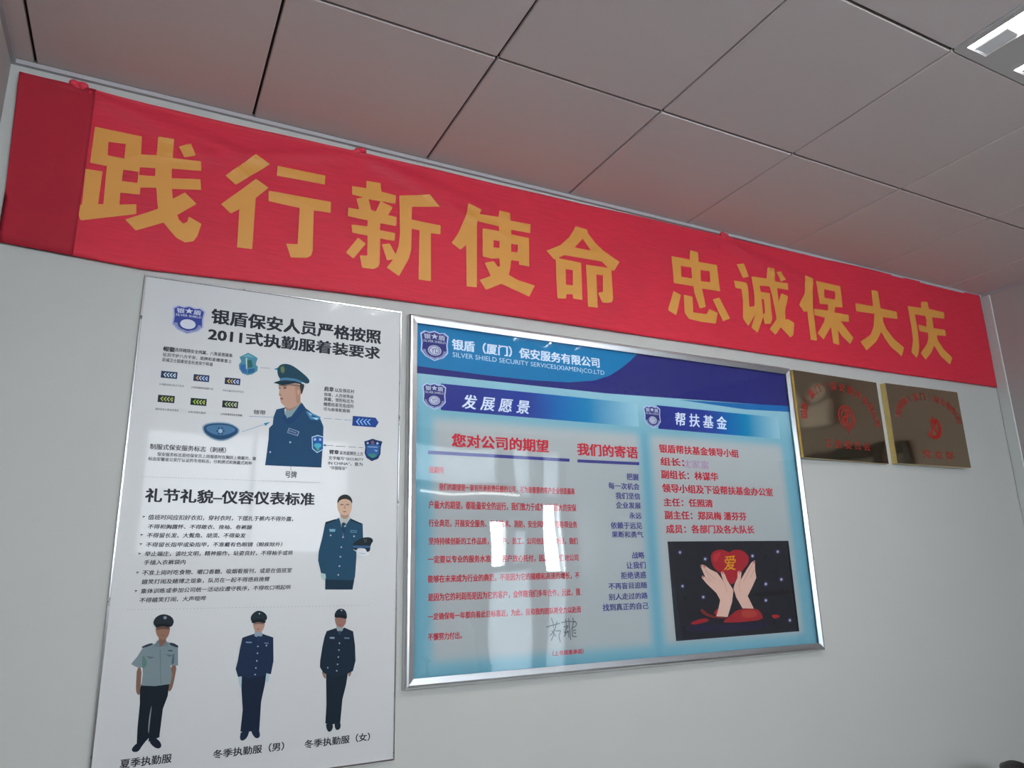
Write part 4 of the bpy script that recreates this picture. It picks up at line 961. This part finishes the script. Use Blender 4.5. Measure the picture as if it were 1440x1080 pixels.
# ------------------------------------------------------------------ things behind the camera that the glossy covers mirror
lampb = tag(empty('added_streak_lamp', (2.62, YB, 2.17)), 'batten lamp added on the back wall for the bright streaks mirrored in the notice board', 'added wall lamp')  # added glowing batten, mirrors as the bright streaks in the clear cover
box('lamp_body', -0.55, 0.55, 0.0, 0.035, 0.0, 0.04, WHITE, lampb, 0.004)
bm = bmesh.new(); bmesh.ops.create_cone(bm, cap_ends=True, segments=12, radius1=0.012, radius2=0.012, depth=1.04, matrix=Matrix.Translation((0, 0.045, -0.012)) @ Matrix.Rotation(PI / 2, 4, 'Y')); bmo('fluorescent_tube', bm, EM, lampb)
elamp = tag(empty('emergency_light', (X1, -1.16, 2.3)), 'small white emergency light above the black door frame', 'emergency light')
sub('lamp_body', X1 - 0.06, X1, -1.30, -1.02, 2.27, 2.42, WHITE, elamp, 0.01)
for yy in (-1.25, -1.07):
    bm = bmesh.new(); bmesh.ops.create_cone(bm, cap_ends=True, segments=16, radius1=0.035, radius2=0.05, depth=0.05, matrix=Matrix.Translation((-0.075, yy + 1.16, 0.165)) @ Matrix.Rotation(-PI / 2, 4, 'Y')); bmo('lamp_head', bm, WHITE, elamp)


def chair(name, x, y, rz, m, label, seat=0.46, top=0.95):
    t = tag(empty(name, (x, y, 0)), label, 'chair'); t.rotation_euler = (0, 0, rz)
    bm = bmesh.new(); abox(bm, -0.25, 0.25, -0.24, 0.25, seat - 0.08, seat, 0.03); bmo('seat', bm, m, t, True)
    bm = bmesh.new()                         # curved padded back
    nx_, nz_ = 10, 8; F0 = []; F1 = []
    for i in range(nx_ + 1):
        r0 = []; r1 = []
        for j in range(nz_ + 1):
            u = -1 + 2 * i / nx_; v = j / nz_; w_ = 0.24 * (1 - 0.25 * max(0, v - .6) ** 2 * 6) * u
            z = seat + 0.05 + (top - seat - 0.05) * v - 0.05 * u * u * v
            yb = -0.24 - 0.07 * v + 0.06 * u * u
            r0.append(bm.verts.new((w_, yb, z))); r1.append(bm.verts.new((w_, yb - 0.05 * (1 - 0.5 * v), z - 0.01 * v)))
        F0.append(r0); F1.append(r1)
    for i in range(nx_):
        for j in range(nz_):
            bm.faces.new((F0[i][j], F0[i + 1][j], F0[i + 1][j + 1], F0[i][j + 1])); bm.faces.new((F1[i][j], F1[i][j + 1], F1[i + 1][j + 1], F1[i + 1][j]))
    for i in range(nx_):
        bm.faces.new((F0[i][0], F1[i][0], F1[i + 1][0], F0[i + 1][0])); bm.faces.new((F0[i][-1], F0[i + 1][-1], F1[i + 1][-1], F1[i][-1]))
    for j in range(nz_):
        bm.faces.new((F0[0][j], F0[0][j + 1], F1[0][j + 1], F1[0][j])); bm.faces.new((F0[-1][j], F1[-1][j], F1[-1][j + 1], F0[-1][j + 1]))
    bmo('backrest', bm, m, t, True)
    bm = bmesh.new(); bmesh.ops.create_cone(bm, cap_ends=True, segments=16, radius1=0.028, radius2=0.028, depth=seat - 0.12, matrix=Matrix.Translation((0, 0, (seat - 0.12) / 2 + 0.05))); bmo('gas_column', bm, ALU, t)
    for k in range(5):
        a = k * 2 * PI / 5; bm = bmesh.new(); abox(bm, 0.02, 0.28, -0.016, 0.016, 0.06, 0.09, 0.004); bm.transform(Matrix.Rotation(a, 4, 'Z')); lg = bmo('leg', bm, BLACK, t)
        bm = bmesh.new(); bmesh.ops.create_cone(bm, cap_ends=True, segments=14, radius1=0.03, radius2=0.03, depth=0.03, matrix=Matrix.Translation((0.27 * math.cos(a), 0.27 * math.sin(a), 0.03)) @ Matrix.Rotation(a, 4, 'Z') @ Matrix.Rotation(PI / 2, 4, 'X')); bmo('castor', bm, BLACK, lg)
    for s in (-1, 1):
        bm = bmesh.new(); abox(bm, s * 0.27 - 0.02, s * 0.27 + 0.02, -0.18, 0.12, seat + 0.18, seat + 0.205, 0.006); abox(bm, s * 0.265 - 0.01, s * 0.265 + 0.01, -0.03, 0.01, seat - 0.05, seat + 0.18, 0.003); bmo('armrest', bm, BLACK, t)
    return t


LEA = mat('black_leather', (0.012, 0.011, 0.011), 0.38, noise=0.2, nscale=30, bump=0.3, bscale=120)
chair('office_chair', 3.01, -0.52, math.radians(200), LEA, 'black leather chair whose top edge just shows at the bottom right corner', 0.28, 0.560)
chair('stand_in_chair', 2.28, -4.05, math.radians(10), WHITE, 'white chair added to stand in for the pale shape mirrored in the notice board', 0.46, 0.98)  # unseen stand-in, added for the pale shape mirrored low in the cover
bpy.context.view_layer.update()
